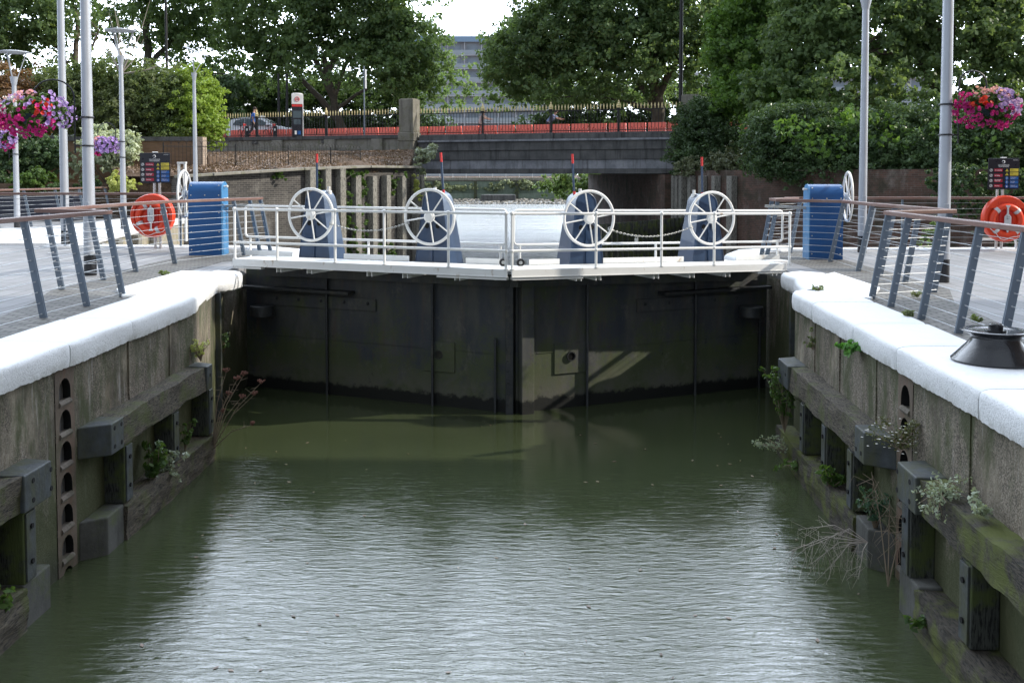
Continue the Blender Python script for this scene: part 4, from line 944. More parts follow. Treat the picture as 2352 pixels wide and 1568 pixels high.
    # hood: circular segment over the top
    a0=R(24); pts=[(r*.99*math.cos(a),r*.99*math.sin(a)) for a in [a0+(PI-2*a0)*k/20 for k in range(21)]]
    z0=r*.46; a0=math.asin(z0/(r*.99)); pts=[(r*.99*math.cos(a),r*.99*math.sin(a)) for a in [a0+(PI-2*a0)*k/20 for k in range(21)]]
    mb=MB(); mb.prism(pts,.0,.085,Matrix.Translation(c)@RX); mb.build('hood',M['ring'],lb,local=True,bevel=.01)
    text('LIFEBUOY',r*.19,None,lb,M['ring2'],'lettering','CENTER',Matrix.Translation(c+Vector((0,-.0865,r*.68)))@RX,.001)
    cr=c+Vector((0,-.055,-r*.08)); mb=MB(); mb.torus(cr,r*.62,r*.15,RX@Matrix.Diagonal((1,1,.5,1)),48,12); rg=mb.build('ring_buoy',M['ring'],lb,local=True)
    for k in range(4):
        a=PI*k/2+(.45 if not flip else .75); mb=MB()
        cc=cr+Vector((math.cos(a)*r*.62,0,math.sin(a)*r*.62)); tv=Vector((-math.sin(a),0,math.cos(a)))
        mb.tube([cc-tv*.035,cc+tv*.035],r*.157,14,caps=False); mb.build('reflective_band',M['tape'],rg,local=True)
    mb=MB(); mb.prism([(-r*.3,-r*.55),(r*.3,-r*.55),(r*.3,r*.4),(-r*.3,r*.4)],0,.05,Matrix.Translation(c)@RX); mb.build('centre_box',M['ring2'],lb,local=True,bevel=.02)
    # throwing line holder: bottle shape with thin neck
    prof=[(-.075,-.1),(-.075,.14),(-.05,.19),(-.02,.2),(-.015,.25),(.015,.25),(.02,.2),(.05,.19),(.075,.14),(.075,-.1),(.02,-.17),(.018,-.3),(.05,-.34),(.05,-.36),(-.05,-.36),(-.05,-.34),(-.018,-.3),(-.02,-.17)]
    k=-1 if flip else 1; prof=[(x*r/.46*.9,z*k*r/.46*.9+(.0 if not flip else -.05)) for x,z in prof]
    mb=MB(); mb.prism(prof,.1,.125,Matrix.Translation(c)@RX); ln=mb.build('line_holder',M['tape'],lb,local=True,bevel=.004)
    mb=MB(); mb.box(c+Vector((.0,-.127,.0)),(.05,.004,.006)); mb.box(c+Vector((.02,-.127,-.04*k)),(.03,.004,.006)); mb.box(c+Vector((-.02,-.127,.03)),(.006,.004,.08)); mb.build('label_mark',M['sheet'],ln,local=True)
    mb=MB(); mb.tube([cr+Vector((math.cos(a)*r*(.8+.06*math.sin(6*a)),-.06,math.sin(a)*r*(.8+.06*math.sin(6*a)))) for a in [PI*1.1+PI*.8*k/14 for k in range(15)]],.007,6); mb.build('grab_line',M['swhite'],lb,local=True)
    return root
p=G(362,571,0); s=Q(357,386,21.1); rr=Q(353,495,21.0)
sign_and_ring((p.x,p.y,0),'black safety notice board on steel poles above the left lifebuoy','round orange lifebuoy housing on the left deck, seen through the railing wires',1,s.x-p.x,s.z,rr.x-p.x,rr.z,.452,False)
p=G(2295,576,0); s=Q(2304,399.5,20.5); rr=Q(2305,502,20.4)
sign_and_ring((p.x,p.y,0),'black safety notice board on steel poles at the right edge','round orange lifebuoy housing on the right deck, cut by the handrail',1,s.x-p.x,s.z,rr.x-p.x,rr.z,.465,True)
t=thing('low_hoop',"low white tubular hoop behind the right lifebuoy",'hoop',(10.1,20.7,0))
mb=MB(); mb.tube([(9.72,20.62,0),(9.72,20.62,.18),(9.76,20.62,.23),(10.42,20.62,.23),(10.46,20.62,.18),(10.46,20.62,0)],.025,10); mb.build('hoop_tube',M['white'],t)
# ================================================================= BLUE MACHINERY CABINETS
def cabinet(label,c,w,d,h,yaw,side,wx,wz,wyaw):
    c=Vector(c); root=thing('machinery_cabinet',label,'cabinet',c,yaw,'blue sluice machinery cabinets')
    n=14; r=d/2; pts=[(-r,0)]+[(-r*math.cos(PI*k/n),h-r*.75+r*.75*math.sin(PI*k/n)) for k in range(n+1)]+[(r,0)]
    # prism along x: use YZ outline
    MX=Matrix(((0,0,1,0),(1,0,0,0),(0,1,0,0),(0,0,0,1)))
    mb=MB(); mb.prism(pts,-w/2,w/2,MX); mb.sm=[False,False]+[True]*(len(mb.f)-2); cs=mb.build('casing',M['blue'],root,local=True,sharp=30)
    sx_=-side*w/2
    mb=MB(); pts2=[(a*1.01,b_*1.004) for a,b_ in pts]; mb.prism(pts2,sx_-.008,sx_+.008,MX); mb.build('side_plate',M['litblue'],root,local=True)
    mb=MB()
    for x in (-w*.42,0,w*.42):
        for z in (h-.2,): mb.sphere((x,-r-.003,z-.06),.013,8,5)
    for x in (-w*.42,w*.42):
        for z in (h*.08,h*.32,h*.58,h*.95): mb.sphere((x,-r-.002 if z<h*.9 else -r*.9,z),.013,8,5)
    mb.build('rivet',M['chain'],cs,local=True)
    mb=MB()
    for z in (h-.33,h-.09): mb.tube([(sx_,-r*.3,z),(sx_-side*.07,-r*.3,z)],.018,8); mb.sphere((sx_-side*.07,-r*.3,z),.028,8,6)
    mb.build('latch_knob',M['white'],root,local=True)
    mb=MB(); mb.tube([(side*w/2,0,wz),(side*(w/2+.13),0,wz)],.035,12); mb.build('axle',M['white'],root,local=True)
    RY=Matrix.Rotation(wyaw,4,'Z')@Matrix.Rotation(PI/2,4,'Y'); cc=Vector((side*(w/2+.14),0,wz))
    mb=MB(); mb.torus(cc,.455,.022,RY,52,10); wh=mb.build('hand_wheel',M['white'],root,local=True)
    mb=MB(); mb.lathe([(.001,-.05),(.07,-.04),(.08,.03),(.001,.05)],cc,16,RY); mb.build('hub',M['white'],wh,local=True)
    for k in range(8):
        a=2*PI*k/8+.2; mb=MB(); mb.tube([cc+(RY@Vector((math.cos(a)*.07,math.sin(a)*.07,0))),cc+(RY@Vector((math.cos(a)*.45,math.sin(a)*.45,0)))],.012,8); mb.build('spoke',M['white'],wh,local=True)
    mb=MB(); mb.bar((-side*w*.5,r*.2,.95),(-side*(w*.5+.75),r*.3,.98),.08,.05); mb.build('drive_bar',M['chain'],root,local=True)
    return root
M['litblue']=basic('lit_side_blue',(.06,.22,.45),.4,0,.06,3)  # casing blue made paler: light on the visible side is in this colour
p=G(471,587,0); cabinet('bright blue machinery cabinet with rounded top and white handwheel on the left deck',(p.x,p.y+.25,0),.635,.5,1.43,R(2),-1,None,1.19,0)
p=G(1899,597,0); cabinet('bright blue machinery cabinet with rounded top and white handwheel on the right deck',(p.x,p.y+.25,0),.61,.5,1.39,R(-4),1,None,1.16,R(-4))
# white galvanised column behind the left cabinet wheel
p=Q(425,400,22.5); t=thing('steel_bracket_post','pale galvanised channel post behind the left cabinet handwheel','post',(p.x,22.3,0)); mb=MB()
for s in (-.07,.07): mb.box((p.x+s,22.3,.95),(.035,.1,1.75))
mb.box((p.x,22.3,1.83),(.2,.1,.04)); mb.build('channel',M['white'],t,bevel=.004)
# ================================================================= CAPSTAN
c=Vector((3.985,8.15,.045)); t=thing('capstan','squat black iron capstan with flared base on the white coping','capstan',c)
mb=MB(); mb.lathe([(.34,0),(.342,.012),(.335,.02),(.3,.055),(.225,.135),(.2,.165),(.192,.19)],c,56); mb.build('flared_base',M['black'],t,sharp=50)
mb=MB(); mb.lathe([(.192,.19),(.19,.2),(.2,.215),(.235,.235),(.252,.243),(.255,.252),(.245,.258),(.2,.246),(.09,.243),(.001,.243)],c,56); mb.build('drum_head',M['black'],t,sharp=50)
mb=MB(); mb.lathe([(.001,.243),(.085,.244),(.085,.256),(.057,.257),(.057,.3),(.05,.306),(.001,.307)],c,28); mb.build('centre_cap',M['black'],t)
# ================================================================= BRIDGE, ROAD, EMBANKMENT
A0=Vector((-17.9,61.4,0)); B0=Vector((8.6,51.3,0)); bd_=(B0-A0).normalized(); bn=Vector((-bd_.y,bd_.x,0))
def BL(x,off=0):   # point on bridge line where world X = x
    t=(x-A0.x)/bd_.x; return A0+bd_*t+bn*off
ROADZ=3.78
def wall_poly(pts,z0,z1f,th,name,m,parent,uv=True):
    mb=MB(); 
    for i,(a,c) in enumerate(zip(pts[:-1],pts[1:])):
        a=Vector((*a[:2],0)); c=Vector((*c[:2],0)); za=z1f(a); zc=z1f(c); n_=(c-a).normalized().cross(Vector((0,0,1)))*-th
        vs=[a+Vector((0,0,z0)),c+Vector((0,0,z0)),c+Vector((0,0,zc)),a+Vector((0,0,za))]; vs+=[v+n_ for v in vs]
        mb.add(vs,[(0,1,2,3),(7,6,5,4),(3,2,6,7),(0,3,7,4),(1,5,6,2)])
    return mb.build(name,m,parent,uv=uv)
# left quay wall
QW=[(-11.75,34.9),(-10.8,35.6),(-8.2,38.5),(-6.1,41.5),(-4.35,45.2)]
t=thing('quay_wall','dark grey brick quay wall with grey timber piles and ivy, left of the river gap','brick wall',(-8,38.5,0))
ztop=lambda p:1.45+.4*min(1,max(0,(p.x+11.75)/5.0))
wall_poly(QW,-5,ztop,.6,'brick_face',M['brickq'],t)
wall_poly([(-4.35,45.2),(-5.0,50),(-5.1,56.5)],-5,ztop,.6,'brick_return',M['brickq'],t)
mb=MB()
for a,c in zip(QW[:-1],QW[1:]):
    a=Vector((*a,0));c=Vector((*c,0)); mb.bar(a+Vector((0,0,ztop(a)+.04)),c+Vector((0,0,ztop(c)+.04)),.62,.1)
mb.build('coping_course',M['appr'],t,bevel=.02)
def on_poly(poly,xD,off=.0):
    r=ray(xD,420)
    for a,c in zip(poly[:-1],poly[1:]):
        a=Vector((*a,0));c=Vector((*c,0)); d=c-a; det=d.x*(-r.y)+r.x*d.y
        if abs(det)<1e-9: continue
        s=((-a.x)*(-r.y)+r.x*(-a.y))/det
        if -.001<=s<=1.001:
            n_=d.normalized().cross(Vector((0,0,1))); n_=n_ if n_.y<0 else -n_
            return a+d*s+n_*off,d.normalized()
    return None,None
for k,xD in enumerate((706,742,775.5,811,847,879,915,948)):
    p,dd=on_poly(QW,xD,.17)
    if p is None: continue
    w=18/2287*p.y; mb=MB(); an=math.atan2(dd.y,dd.x); top=ztop(p)-(.0 if k<3 else .35)+(.03 if k%2 else 0)
    mb.box((p.x,p.y,(top-4)/2),(w,.3,top+4),rz=an); pl=mb.build('timber_pile',M['post'],t,bevel=.02)
    mb=MB()
    for z in (top-.45,top-1.2,top-2.0): mb.box((p.x,p.y-.155,z),(.04,.02,.04),rz=an)
    mb.build('bolt',M['iron'],pl)
t2=thing('marker_stake','slim pale timber stake at the corner of the quay wall','stake',(-4.1,45,0)); mb=MB(); mb.box((-4.02,44.9,-.6),(.14,.14,4.3)); mb.build('stake_shaft',M['post'],t2,bevel=.015)
# right quay wall
RW=[(8.35,50.6),(9.3,44),(10.9,39.5),(13.4,35.2),(17,32),(34,28)]
t=thing('quay_wall','reddish brown mossy brick quay wall with timber piles under the ivy on the right','brick wall',(13,36,0))
wall_poly(RW,-5,lambda p:1.75,.6,'brick_face',M['brickr'],t)
for k,xD in enumerate((1558,1566,1576,1596,1622,1653,1689)):
    p,dd=on_poly(RW,xD,.17)
    if p is None: continue
    an=math.atan2(dd.y,dd.x); top=1.5; mb=MB(); mb.box((p.x,p.y,(top-4)/2),(.42,.3,top+4),rz=an); mb.build('timber_pile',M['post'],t,bevel=.02)
# right abutment seen under the bridge
t=thing('abutment_wall','dark red brick abutment wall seen under the bridge','brick wall',(7.5,60,0))
wall_poly([(8.35,50.6),(6.1,72)],-5,lambda p:1.56,.6,'brick_face',M['brickr'],t)
t=thing('fender_screen','dark slatted timber fender screen low in the water under the bridge','fender screen',(6,44,-1))
a,c=Vector((3.85,41.5,0)),Vector((8.1,47.5,0)); dd=(c-a).normalized(); mb=MB(); sl=MB()
n=17
for k in range(n):
    p=a.lerp(c,k/(n-1)); mb.bar(p+Vector((0,0,-3.4)),p+Vector((-.04,0,-.5)),.26,.12,up=dd); sl.bar(p+Vector((-.1,-.12,-3.2)),p+Vector((-.14,-.12,-.55)),.03,.03)
mb.build('slats',M['black'] if False else M['postd'],t); sl.build('slat_edges',M['post'],t)
mb=MB(); mb.bar(a+Vector((-.1,.12,-1)),c+Vector((0,.12,-1)),.15,.25); mb.bar(a+Vector((-.1,.12,-2.4)),c+Vector((0,.12,-2.4)),.15,.25); mb.build('cross_rail',M['postd'],t)
# land masses
structure('embankment_ground',MB().prism([(-11.6,35.6),(-10.6,36.4),(-8.0,39.2),(-5.9,42.2),(-4.9,45.4),(-5.55,56.2),(-18.1,60.9),(-60,76),(-60,35.6)],-5,1.25),M['soil'])
structure('embankment_ground',MB().prism([(8.8,51.2),(9.8,44.2),(11.3,39.9),(13.8,35.8),(17.3,32.6),(60,24),(70,24),(70,28),(8.9,51.2)],-5,1.6),M['soil'])
PLr=[BL(-5.45),BL(-5.45)+Vector((-1.6,16,0)),BL(-5.45)+Vector((-1.9,20,0)),(-60,95,0),(-60,77.4,0)]
structure('road_bank',MB().prism([(p[0],p[1]) for p in [BL(-5.45,.15),BL(-5.45)+Vector((-1.6,18,0)),Vector((-70,96,0)),BL(-70,.15)]],-5,ROADZ-.03),M['soil'])
structure('road_bank',MB().prism([(p[0],p[1]) for p in [BL(8.75,.15),Vector((6.4,72,0)),Vector((70,50,0)),BL(70,.15)]],-5,ROADZ-.03),M['soil'])
# littered slope between quay wall top and approach wall
def slope(name,poly_lo,poly_hi,z_lo,z_hi,m,nu=60,nv=14,amp=.12,seed=1):
    rn=random.Random(seed); vs=[]
    def at(poly,t):
        L=[0]; 
        for a,c in zip(poly[:-1],poly[1:]): L.append(L[-1]+(Vector(c)-Vector(a)).length)
        q=t*L[-1]; k=max(i for i in range(len(L)-1) if L[i]<=q+1e-9); a,c=Vector(poly[k]),Vector(poly[k+1]); return a+(c-a)*((q-L[k])/(L[k+1]-L[k]))
    for i in range(nu+1):
        a=at(poly_lo,i/nu); c=at(poly_hi,i/nu)
        for j in range(nv+1):
            f=j/nv; p=a.lerp(c,f); z=z_lo(a)+(z_hi(c)-z_lo(a))*(f**.8)+(amp*(math.sin(p.x*1.7+p.y)*.6+rn.uniform(-.5,.5))*min(1,6*f*(1-f)))
            vs.append((p.x,p.y,z))
    mb=MB(); mb.add(vs,[(i*(nv+1)+j,(i+1)*(nv+1)+j,(i+1)*(nv+1)+j+1,i*(nv+1)+j+1) for i in range(nu) for j in range(nv)],True); o=mb.build(name,m); o['kind']='structure'; return o
sl=slope('embankment_slope',[(-14,34.8),(-11.6,35.3),(-10.5,36.1),(-7.9,38.9),(-5.8,41.9),(-4.7,45.3)],[(-24,63.5),(-18,61.2),(-14,59.6),(-10,58.1),(-7,57.0),(-5.5,56.2)],lambda p:1.5 if p.x<-9 else 1.78,lambda p:2.75+.25*math.sin(p.x),M['soil'])
# leaf litter flakes
rng=np.random.default_rng(4); n=42000
u=rng.random(n); v=rng.random(n)**1.0
lo=np.array([(-14,34.8),(-11.6,35.3),(-10.5,36.1),(-7.9,38.9),(-5.8,41.9),(-4.7,45.3)]); hi=np.array([(-24,63.5),(-18,61.2),(-14,59.6),(-10,58.1),(-7,57.0),(-5.5,56.2)])
def ip(P,t): k=t*(len(P)-1); i=np.minimum(k.astype(int),len(P)-2); f=(k-i)[:,None]; return P[i]*(1-f)+P[i+1]*f
a_=ip(lo,u); c_=ip(hi,u); p_=a_*(1-v[:,None])+c_*v[:,None]; z_=1.62+(2.85-1.62)*v**.8+rng.random(n)*.12
P3=np.column_stack([p_,z_]); N=rng.normal(size=(n,3))*.6+[0,0,1]; N/=np.linalg.norm(N,axis=1)[:,None]; Aa=np.cross(N,rng.normal(size=(n,3))); Aa/=np.linalg.norm(Aa,axis=1)[:,None]; Bb=np.cross(N,Aa)
s=(.035+.06*rng.random(n))[:,None]; V=np.stack([P3-Aa*s,P3+Bb*s*.3,P3+Aa*s*1.3,P3-Bb*s*.3],1).reshape(-1,3)
o=leafmesh('fallen_leaves',V,np.arange(4*n).reshape(n,4),M['litter'],None); tag(o,'brown fallen leaf litter covering the bank above the brick quay wall','leaf litter',kind='stuff')
# approach wall left of the bridge
t=thing('approach_wall','grey concrete road wall with pilasters above the littered bank','concrete wall',BL(-12))
P1,P0_=BL(-5.9),BL(-45)
wall_poly([(P0_.x,P0_.y),(P1.x,P1.y)],1.0,lambda p:ROADZ-.16,.5,'wall_face',M['appr'],t,uv=False)
mb=MB(); mb.bar(P0_+bn*.2+Vector((0,0,ROADZ-.06)),P1+bn*.2+Vector((0,0,ROADZ-.06)),.62,.22); mb.build('dark_coping',M['bridge'],t,bevel=.02)
for xD in (640,760,868):
    x=on_poly([(P0_.x,P0_.y),(P1.x,P1.y)],xD)[0]; mb=MB(); mb.box((x.x,x.y-.07,2.3),(.7,.3,2.6),rz=math.atan2(bd_.y,bd_.x)); mb.build('pilaster',M['appr'],t,bevel=.02)
# bridge
t=thing('road_bridge','low dark concrete road bridge with stepped fascia spanning the river gap','bridge',BL(1.5))
LB,RB=BL(-5.3),BL(8.9)
def bbar(z0,z1,off,th,m,nm,a=LB,c=RB,bev=.015,zt=0):
    mb=MB(); mb.bar(a+bn*(off+th/2)+Vector((0,0,(z0+z1)/2)),c+bn*(off+th/2)+Vector((0,0,(z0+z1)/2+zt)),th,z1-z0); return mb.build(nm,m,t,bevel=bev)
bbar(3.36,3.47,-.16,1.0,M['bridgel'],'cornice_ledge')
bbar(2.88,3.36,-.05,1.0,M['bridge'],'fascia_upper'); bbar(2.36,2.877,.02,.93,M['bridge'],'fascia_middle'); bbar(1.86,2.357,.10,.85,M['bridgel'],'fascia_lower'); bbar(1.6,1.857,.04,.9,M['bridge'],'bottom_flange')
bbar(3.473,ROADZ-.02,.05,.45,M['bridge'],'plinth')
q=[BL(-5.3,.9),BL(8.9,.9),Vector((6.6,72,0)),Vector((-7.2,73.5,0))]; mb=MB(); mb.prism([(p.x,p.y) for p in q],1.65,ROADZ-.06); mb.build('deck_slab',M['bridge'],t)
# road surface and pavement
q=[BL(-70,3.2),BL(70,3.2),BL(70,13),BL(-70,13)]; sheet('road',[(p.x,p.y) for p in q],ROADZ-.05+.03,M['asphalt'])
mb=MB(); q=[BL(-70,.5),BL(70,.5),BL(70,3.2),BL(-70,3.2)]; mb.prism([(p.x,p.y) for p in q],ROADZ-.08,ROADZ+.04); structure('pavement',mb,M['slab'])
# stone pillars
def pillar(label,x,hw,ztop_,zb=-3,wd=.9):
    p=BL(x,.1); root=thing('stone_pillar',label,'stone pillar',p,math.atan2(bd_.y,bd_.x),'bridge end pillars')
    mb=MB(); mb.box((0,0,(ztop_+3.95)/2),(wd,wd,ztop_-3.95)); mb.build('shaft',M['stone'],root,local=True,bevel=.03)
    mb=MB(); mb.prism([(-wd*.56,-wd*.56),(wd*.56,-wd*.56),(wd*.56,wd*.56),(-wd*.56,wd*.56)],3.43,3.95); mb.build('base_block',M['stone'],root,local=True,bevel=.05)
    mb=MB(); mb.box((-.02,0,(3.425+1.7)/2),(wd*1.08,wd*1.08,3.425-1.7)); mb.build('lower_pier',M['stone'],root,local=True,bevel=.03)
    mb=MB(); mb.box((0,0,ztop_+.02),(wd*.86,wd*.86,.05)); mb.build('cap',M['stone'],root,local=True,bevel=.02)
p1=Q(937,228,56.5); pillar('square weathered stone pillar at the left end of the bridge, taller than the railings',p1.x,0,p1.z)
p2=Q(1587,220,51.2); pillar('square stone pillar at the right end of the bridge, half hidden by ivy',p2.x,0,p2.z)
# fence with gilded spear heads: one fence per side of the pillar
def spear_fence(label,x0,x1,posts,z0):
    a,c=BL(x0,.2),BL(x1,.2); root=thing('spear_fence',label,'iron fence',a,0,'black spear topped road fences')
    an=math.atan2(bd_.y,bd_.x); H=1.24
    xs=[x0]+[on_poly([(a.x,a.y),(c.x,c.y)],xD)[0].x for xD in posts]+[x1]
    for i,(u0,u1) in enumerate(zip(xs[:-1],xs[1:])):
        pa_,pc_=BL(u0,.2),BL(u1,.2); L=(pc_-pa_).length; n=max(1,int(round(L/.183))); mb=MB(); gd=MB(); st=MB()
        for k in range(n):
            p=pa_.lerp(pc_,(k+.5)/n); mb.bar(p+Vector((0,0,z0)),p+Vector((0,0,z0+H)),.026,.026)
            # leaf shaped spear
            for th_,r_ in ((0,1),):
                gd.lathe([(.001,.0),(.03,.01),(.018,.05),(.028,.1),(.04,.17),(.026,.235),(.001,.32)],p+Vector((0,0,z0+H-.03)),6,Matrix.Rotation(an,4,'Z'),.6)
            if i%1==0 and k%1==0: 
                q=p+bd_*(.09); st.bar(q+Vector((0,0,z0)),q+Vector((0,0,z0+.22)),.022,.022)
        for z in (z0+.1,z0+H-.06): mb.bar(pa_+Vector((0,0,z)),pc_+Vector((0,0,z)),.03,.045)
        mb.build('bars',M['iron'],root); gd.build('spear_heads',M['gold'],root); st.build('dog_bars',M['iron'],root)
    for x in xs[1:-1]:
        p=BL(x,.2); mb=MB(); mb.bar(p+Vector((0,0,z0-.3)),p+Vector((0,0,z0+H)),.11,.11); mb.box(p+Vector((0,0,z0+H)),(.2,.2,.05),rz=an); pp=mb.build('fence_post',M['iron'],root,bevel=.01)
        mb=MB(); mb.lathe([(.06,0),(.09,.03),(.05,.07),(.1,.14),(.06,.2),(.075,.25),(.03,.3),(.05,.34),(.001,.44)],p+Vector((0,0,z0+H+.02)),10); mb.build('finial',M['gold'],pp)
        mb=MB(); mb.box(p+Vector((0,-.0,z0-.2)),(.42,.5,.42),rz=an); mb.build('post_plinth',M['bridge'],root,bevel=.02)
spear_fence('black railings with gilded spear heads left of the stone pillar',-19.5,p1.x-.55,(589,748),ROADZ+.02)
spear_fence('black railings with gilded spear heads along the bridge, right of the pillar',p1.x+.55,p2.x-.5,(1106,1262,1417),ROADZ+.02)
# thin hooped garden fence on the bank
t=thing('hoop_fence','thin black hoop topped fence standing on the littered bank','iron fence',(-9,42,1.8))
HP=[(-13.0,37.2),(-10.8,38.6),(-8.2,42.5),(-7.0,46)]; hp=[Vector((*p,0)) for p in HP]; mb=MB(); ks=MB()
L=[(b-a).length for a,b in zip(hp[:-1],hp[1:])]; tot=sum(L); n=int(tot/.14)
def hpt(q):
    for a,b,l in zip(hp[:-1],hp[1:],L):
        if q<=l: return a+(b-a)*(q/l)
        q-=l
    return hp[-1]
for k in range(n):
    p=hpt(tot*k/n); p2_=hpt(tot*(k+1)/n); z=1.45; mb.bar(p+Vector((0,0,z)),p+Vector((0,0,z+1.25)),.012,.012)
    if k%2==0:
        p3=hpt(min(tot,tot*(k+2)/n)); ks.tube([p.lerp(p3,(1-math.cos(PI*j/6))/2)+Vector((0,0,z+1.25+.16*math.sin(PI*j/6))) for j in range(7)],.008,4,caps=False)
for k in range(12): a,c=hpt(tot*k/12),hpt(tot*(k+1)/12); mb.bar(a+Vector((0,0,2.62)),c+Vector((0,0,2.62)),.015,.025); mb.bar(a+Vector((0,0,1.75)),c+Vector((0,0,1.75)),.015,.025)
mb.build('bars',M['iron'],t); ks.build('hoops',M['iron'],t)
for k in range(0,13,3): a=hpt(tot*k/12); mb=MB(); mb.bar(a+Vector((0,0,1.3)),a+Vector((0,0,2.75)),.035,.035); mb.build('fence_post',M['iron'],t)
# brown garden wall on the left
GW=[(-34,38.3),(-12.3,38.3)]; t=thing('garden_wall','brown brick garden wall with pale end pier behind the left lamp posts','brick wall',(-20,38.3,0))
p=Q(470,315,38.3); GWx=p.x; wall_poly([(-34,38.3),(GWx-.32,38.3)],-.5,lambda q:2.85,.35,'brick_face',M['brickb'],t)
mb=MB(); mb.box(((-34+GWx)/2,38.45,2.93),(GWx+34-.6,.42,.16)); mb.build('dark_coping_course',M['bridge'],t)
mb=MB(); mb.box((GWx-.16,38.3,1.2),(.32,.5,3.6)); mb.build('end_pier',M['pier'],t,uv=True)
structure('bank_behind_wall',MB().prism([(-70,38.7),(GWx,38.7),(GWx-.2,40),(-15,58.5),(-70,76)],-1,2.3),M['soil'])
for i,(x0,x1,y) in enumerate(((-19.5,-14.8,34.2),(-26,-20.3,33.5))):
    t=thing('planter','%s dark navy raised planter under the brown brick wall'%('right' if i==0 else 'left'),'planter',((x0+x1)/2,y,0),0,'dark planters by the garden wall')
    mb=MB(); mb.box(((x0+x1)/2,y,.42),(x1-x0,1.2,.84)); mb.build('planter_box',M['tarp'],t,bevel=.03); mb=MB(); mb.box(((x0+x1)/2,y,.845),(x1-x0-.15,1.05,.03)); mb.build('planter_soil',M['soil'],t)
# ================================================================= ROAD THINGS
t0=None; path0,path1=BL(-22,3.6),BL(24,3.6)
nb=44; base_b=None
def barrier():
    root=thing('road_barrier','','road barrier',(0,0,0),0)
    L=1.0; mb=MB(); mb.prism([(-.2,0),(.2,0),(.17,.2),(.1,.28),(.085,.66),(-.085,.66),(-.1,.28),(-.17,.2)],-L/2+.01,L/2-.01,Matrix(((0,0,1,0),(1,0,0,0),(0,1,0,0),(0,0,0,1)))); mb.build('barrier_body',M['barrier'],root,local=True,bevel=.015)
    mb=MB()
    for x in (-.28,.28): mb.box((x,-.097,.42),(.06,.012,.06))
    mb.build('hole',M['red'],root,local=True)
    mb=MB()
    for x in (-.3,-.1,.1,.3): mb.box((x,-.205,.05),(.07,.02,.1))
    mb.build('foot_slot',M['swhite'],root,local=True); return root
base_b=barrier(); an=math.atan2(bd_.y,bd_.x)
kk=0
for k in range(nb):
    p=path0.lerp(path1,(k+.5)/nb)
    if p.x>14.5: break
    g=base_b if kk==0 else copy_tree(base_b); kk+=1
    g.location=(p.x,p.y+random.uniform(-.03,.03),ROADZ+.0); g.rotation_euler=(0,0,an+random.uniform(-.02,.02)); g['label']='low red plastic road barrier in the long row behind the spear topped railings'; g['group']='red barriers along the road'
# cycle hire totem
p=Q(683,317,59.5); tz=ROADZ+.04; s=2.55
t=thing('totem_sign','tall white and black cycle hire totem with red roundel behind the fence','totem sign',(p.x,p.y,tz),.25)
mb=MB(); mb.box((0,0,.92),(.62,.3,1.84)); mb.build('black_body',M['sheet'],t,local=True,bevel=.02)
mb=MB(); mb.box((.335,0,1.25),(.05,.3,2.5)); mb.build('white_edge',M['swhite'],t,local=True,bevel=.01)
mb=MB(); mb.box((0,0,2.2),(.64,.31,.6)); mb.build('white_head',M['swhite'],t,local=True,bevel=.02)
mb=MB(); mb.lathe([(.33,0),(.33,.03),(.22,.07),(.001,.08)],(0,0,2.5),20,None,.5); mb.build('domed_top',M['swhite'],t,local=True)
mb=MB(); mb.box((0,-.158,1.82),(.6,.012,.13)); mb.build('red_band',M['red'],t,local=True)
mb=MB(); mb.torus((0,-.165,2.2),.13,.018,Matrix.Rotation(PI/2,4,'X'),24,6); mb.box((0,-.172,2.2),(.2,.012,.05)); mb.build('roundel',M['red'],t,local=True)
mb=MB(); mb.box((0,-.155,1.3),(.5,.012,.42)); mb.box((0,-.155,.85),(.42,.012,.3)); mb.build('screen',M['glass'],t,local=True)
mb=MB(); mb.box((.1,-.157,.22),(.2,.012,.22)); mb.build('blue_label',M['sblue'],t,local=True); mb=MB(); mb.box((-.1,-.157,.22),(.12,.012,.22)); mb.build('white_label',M['swhite'],t,local=True)
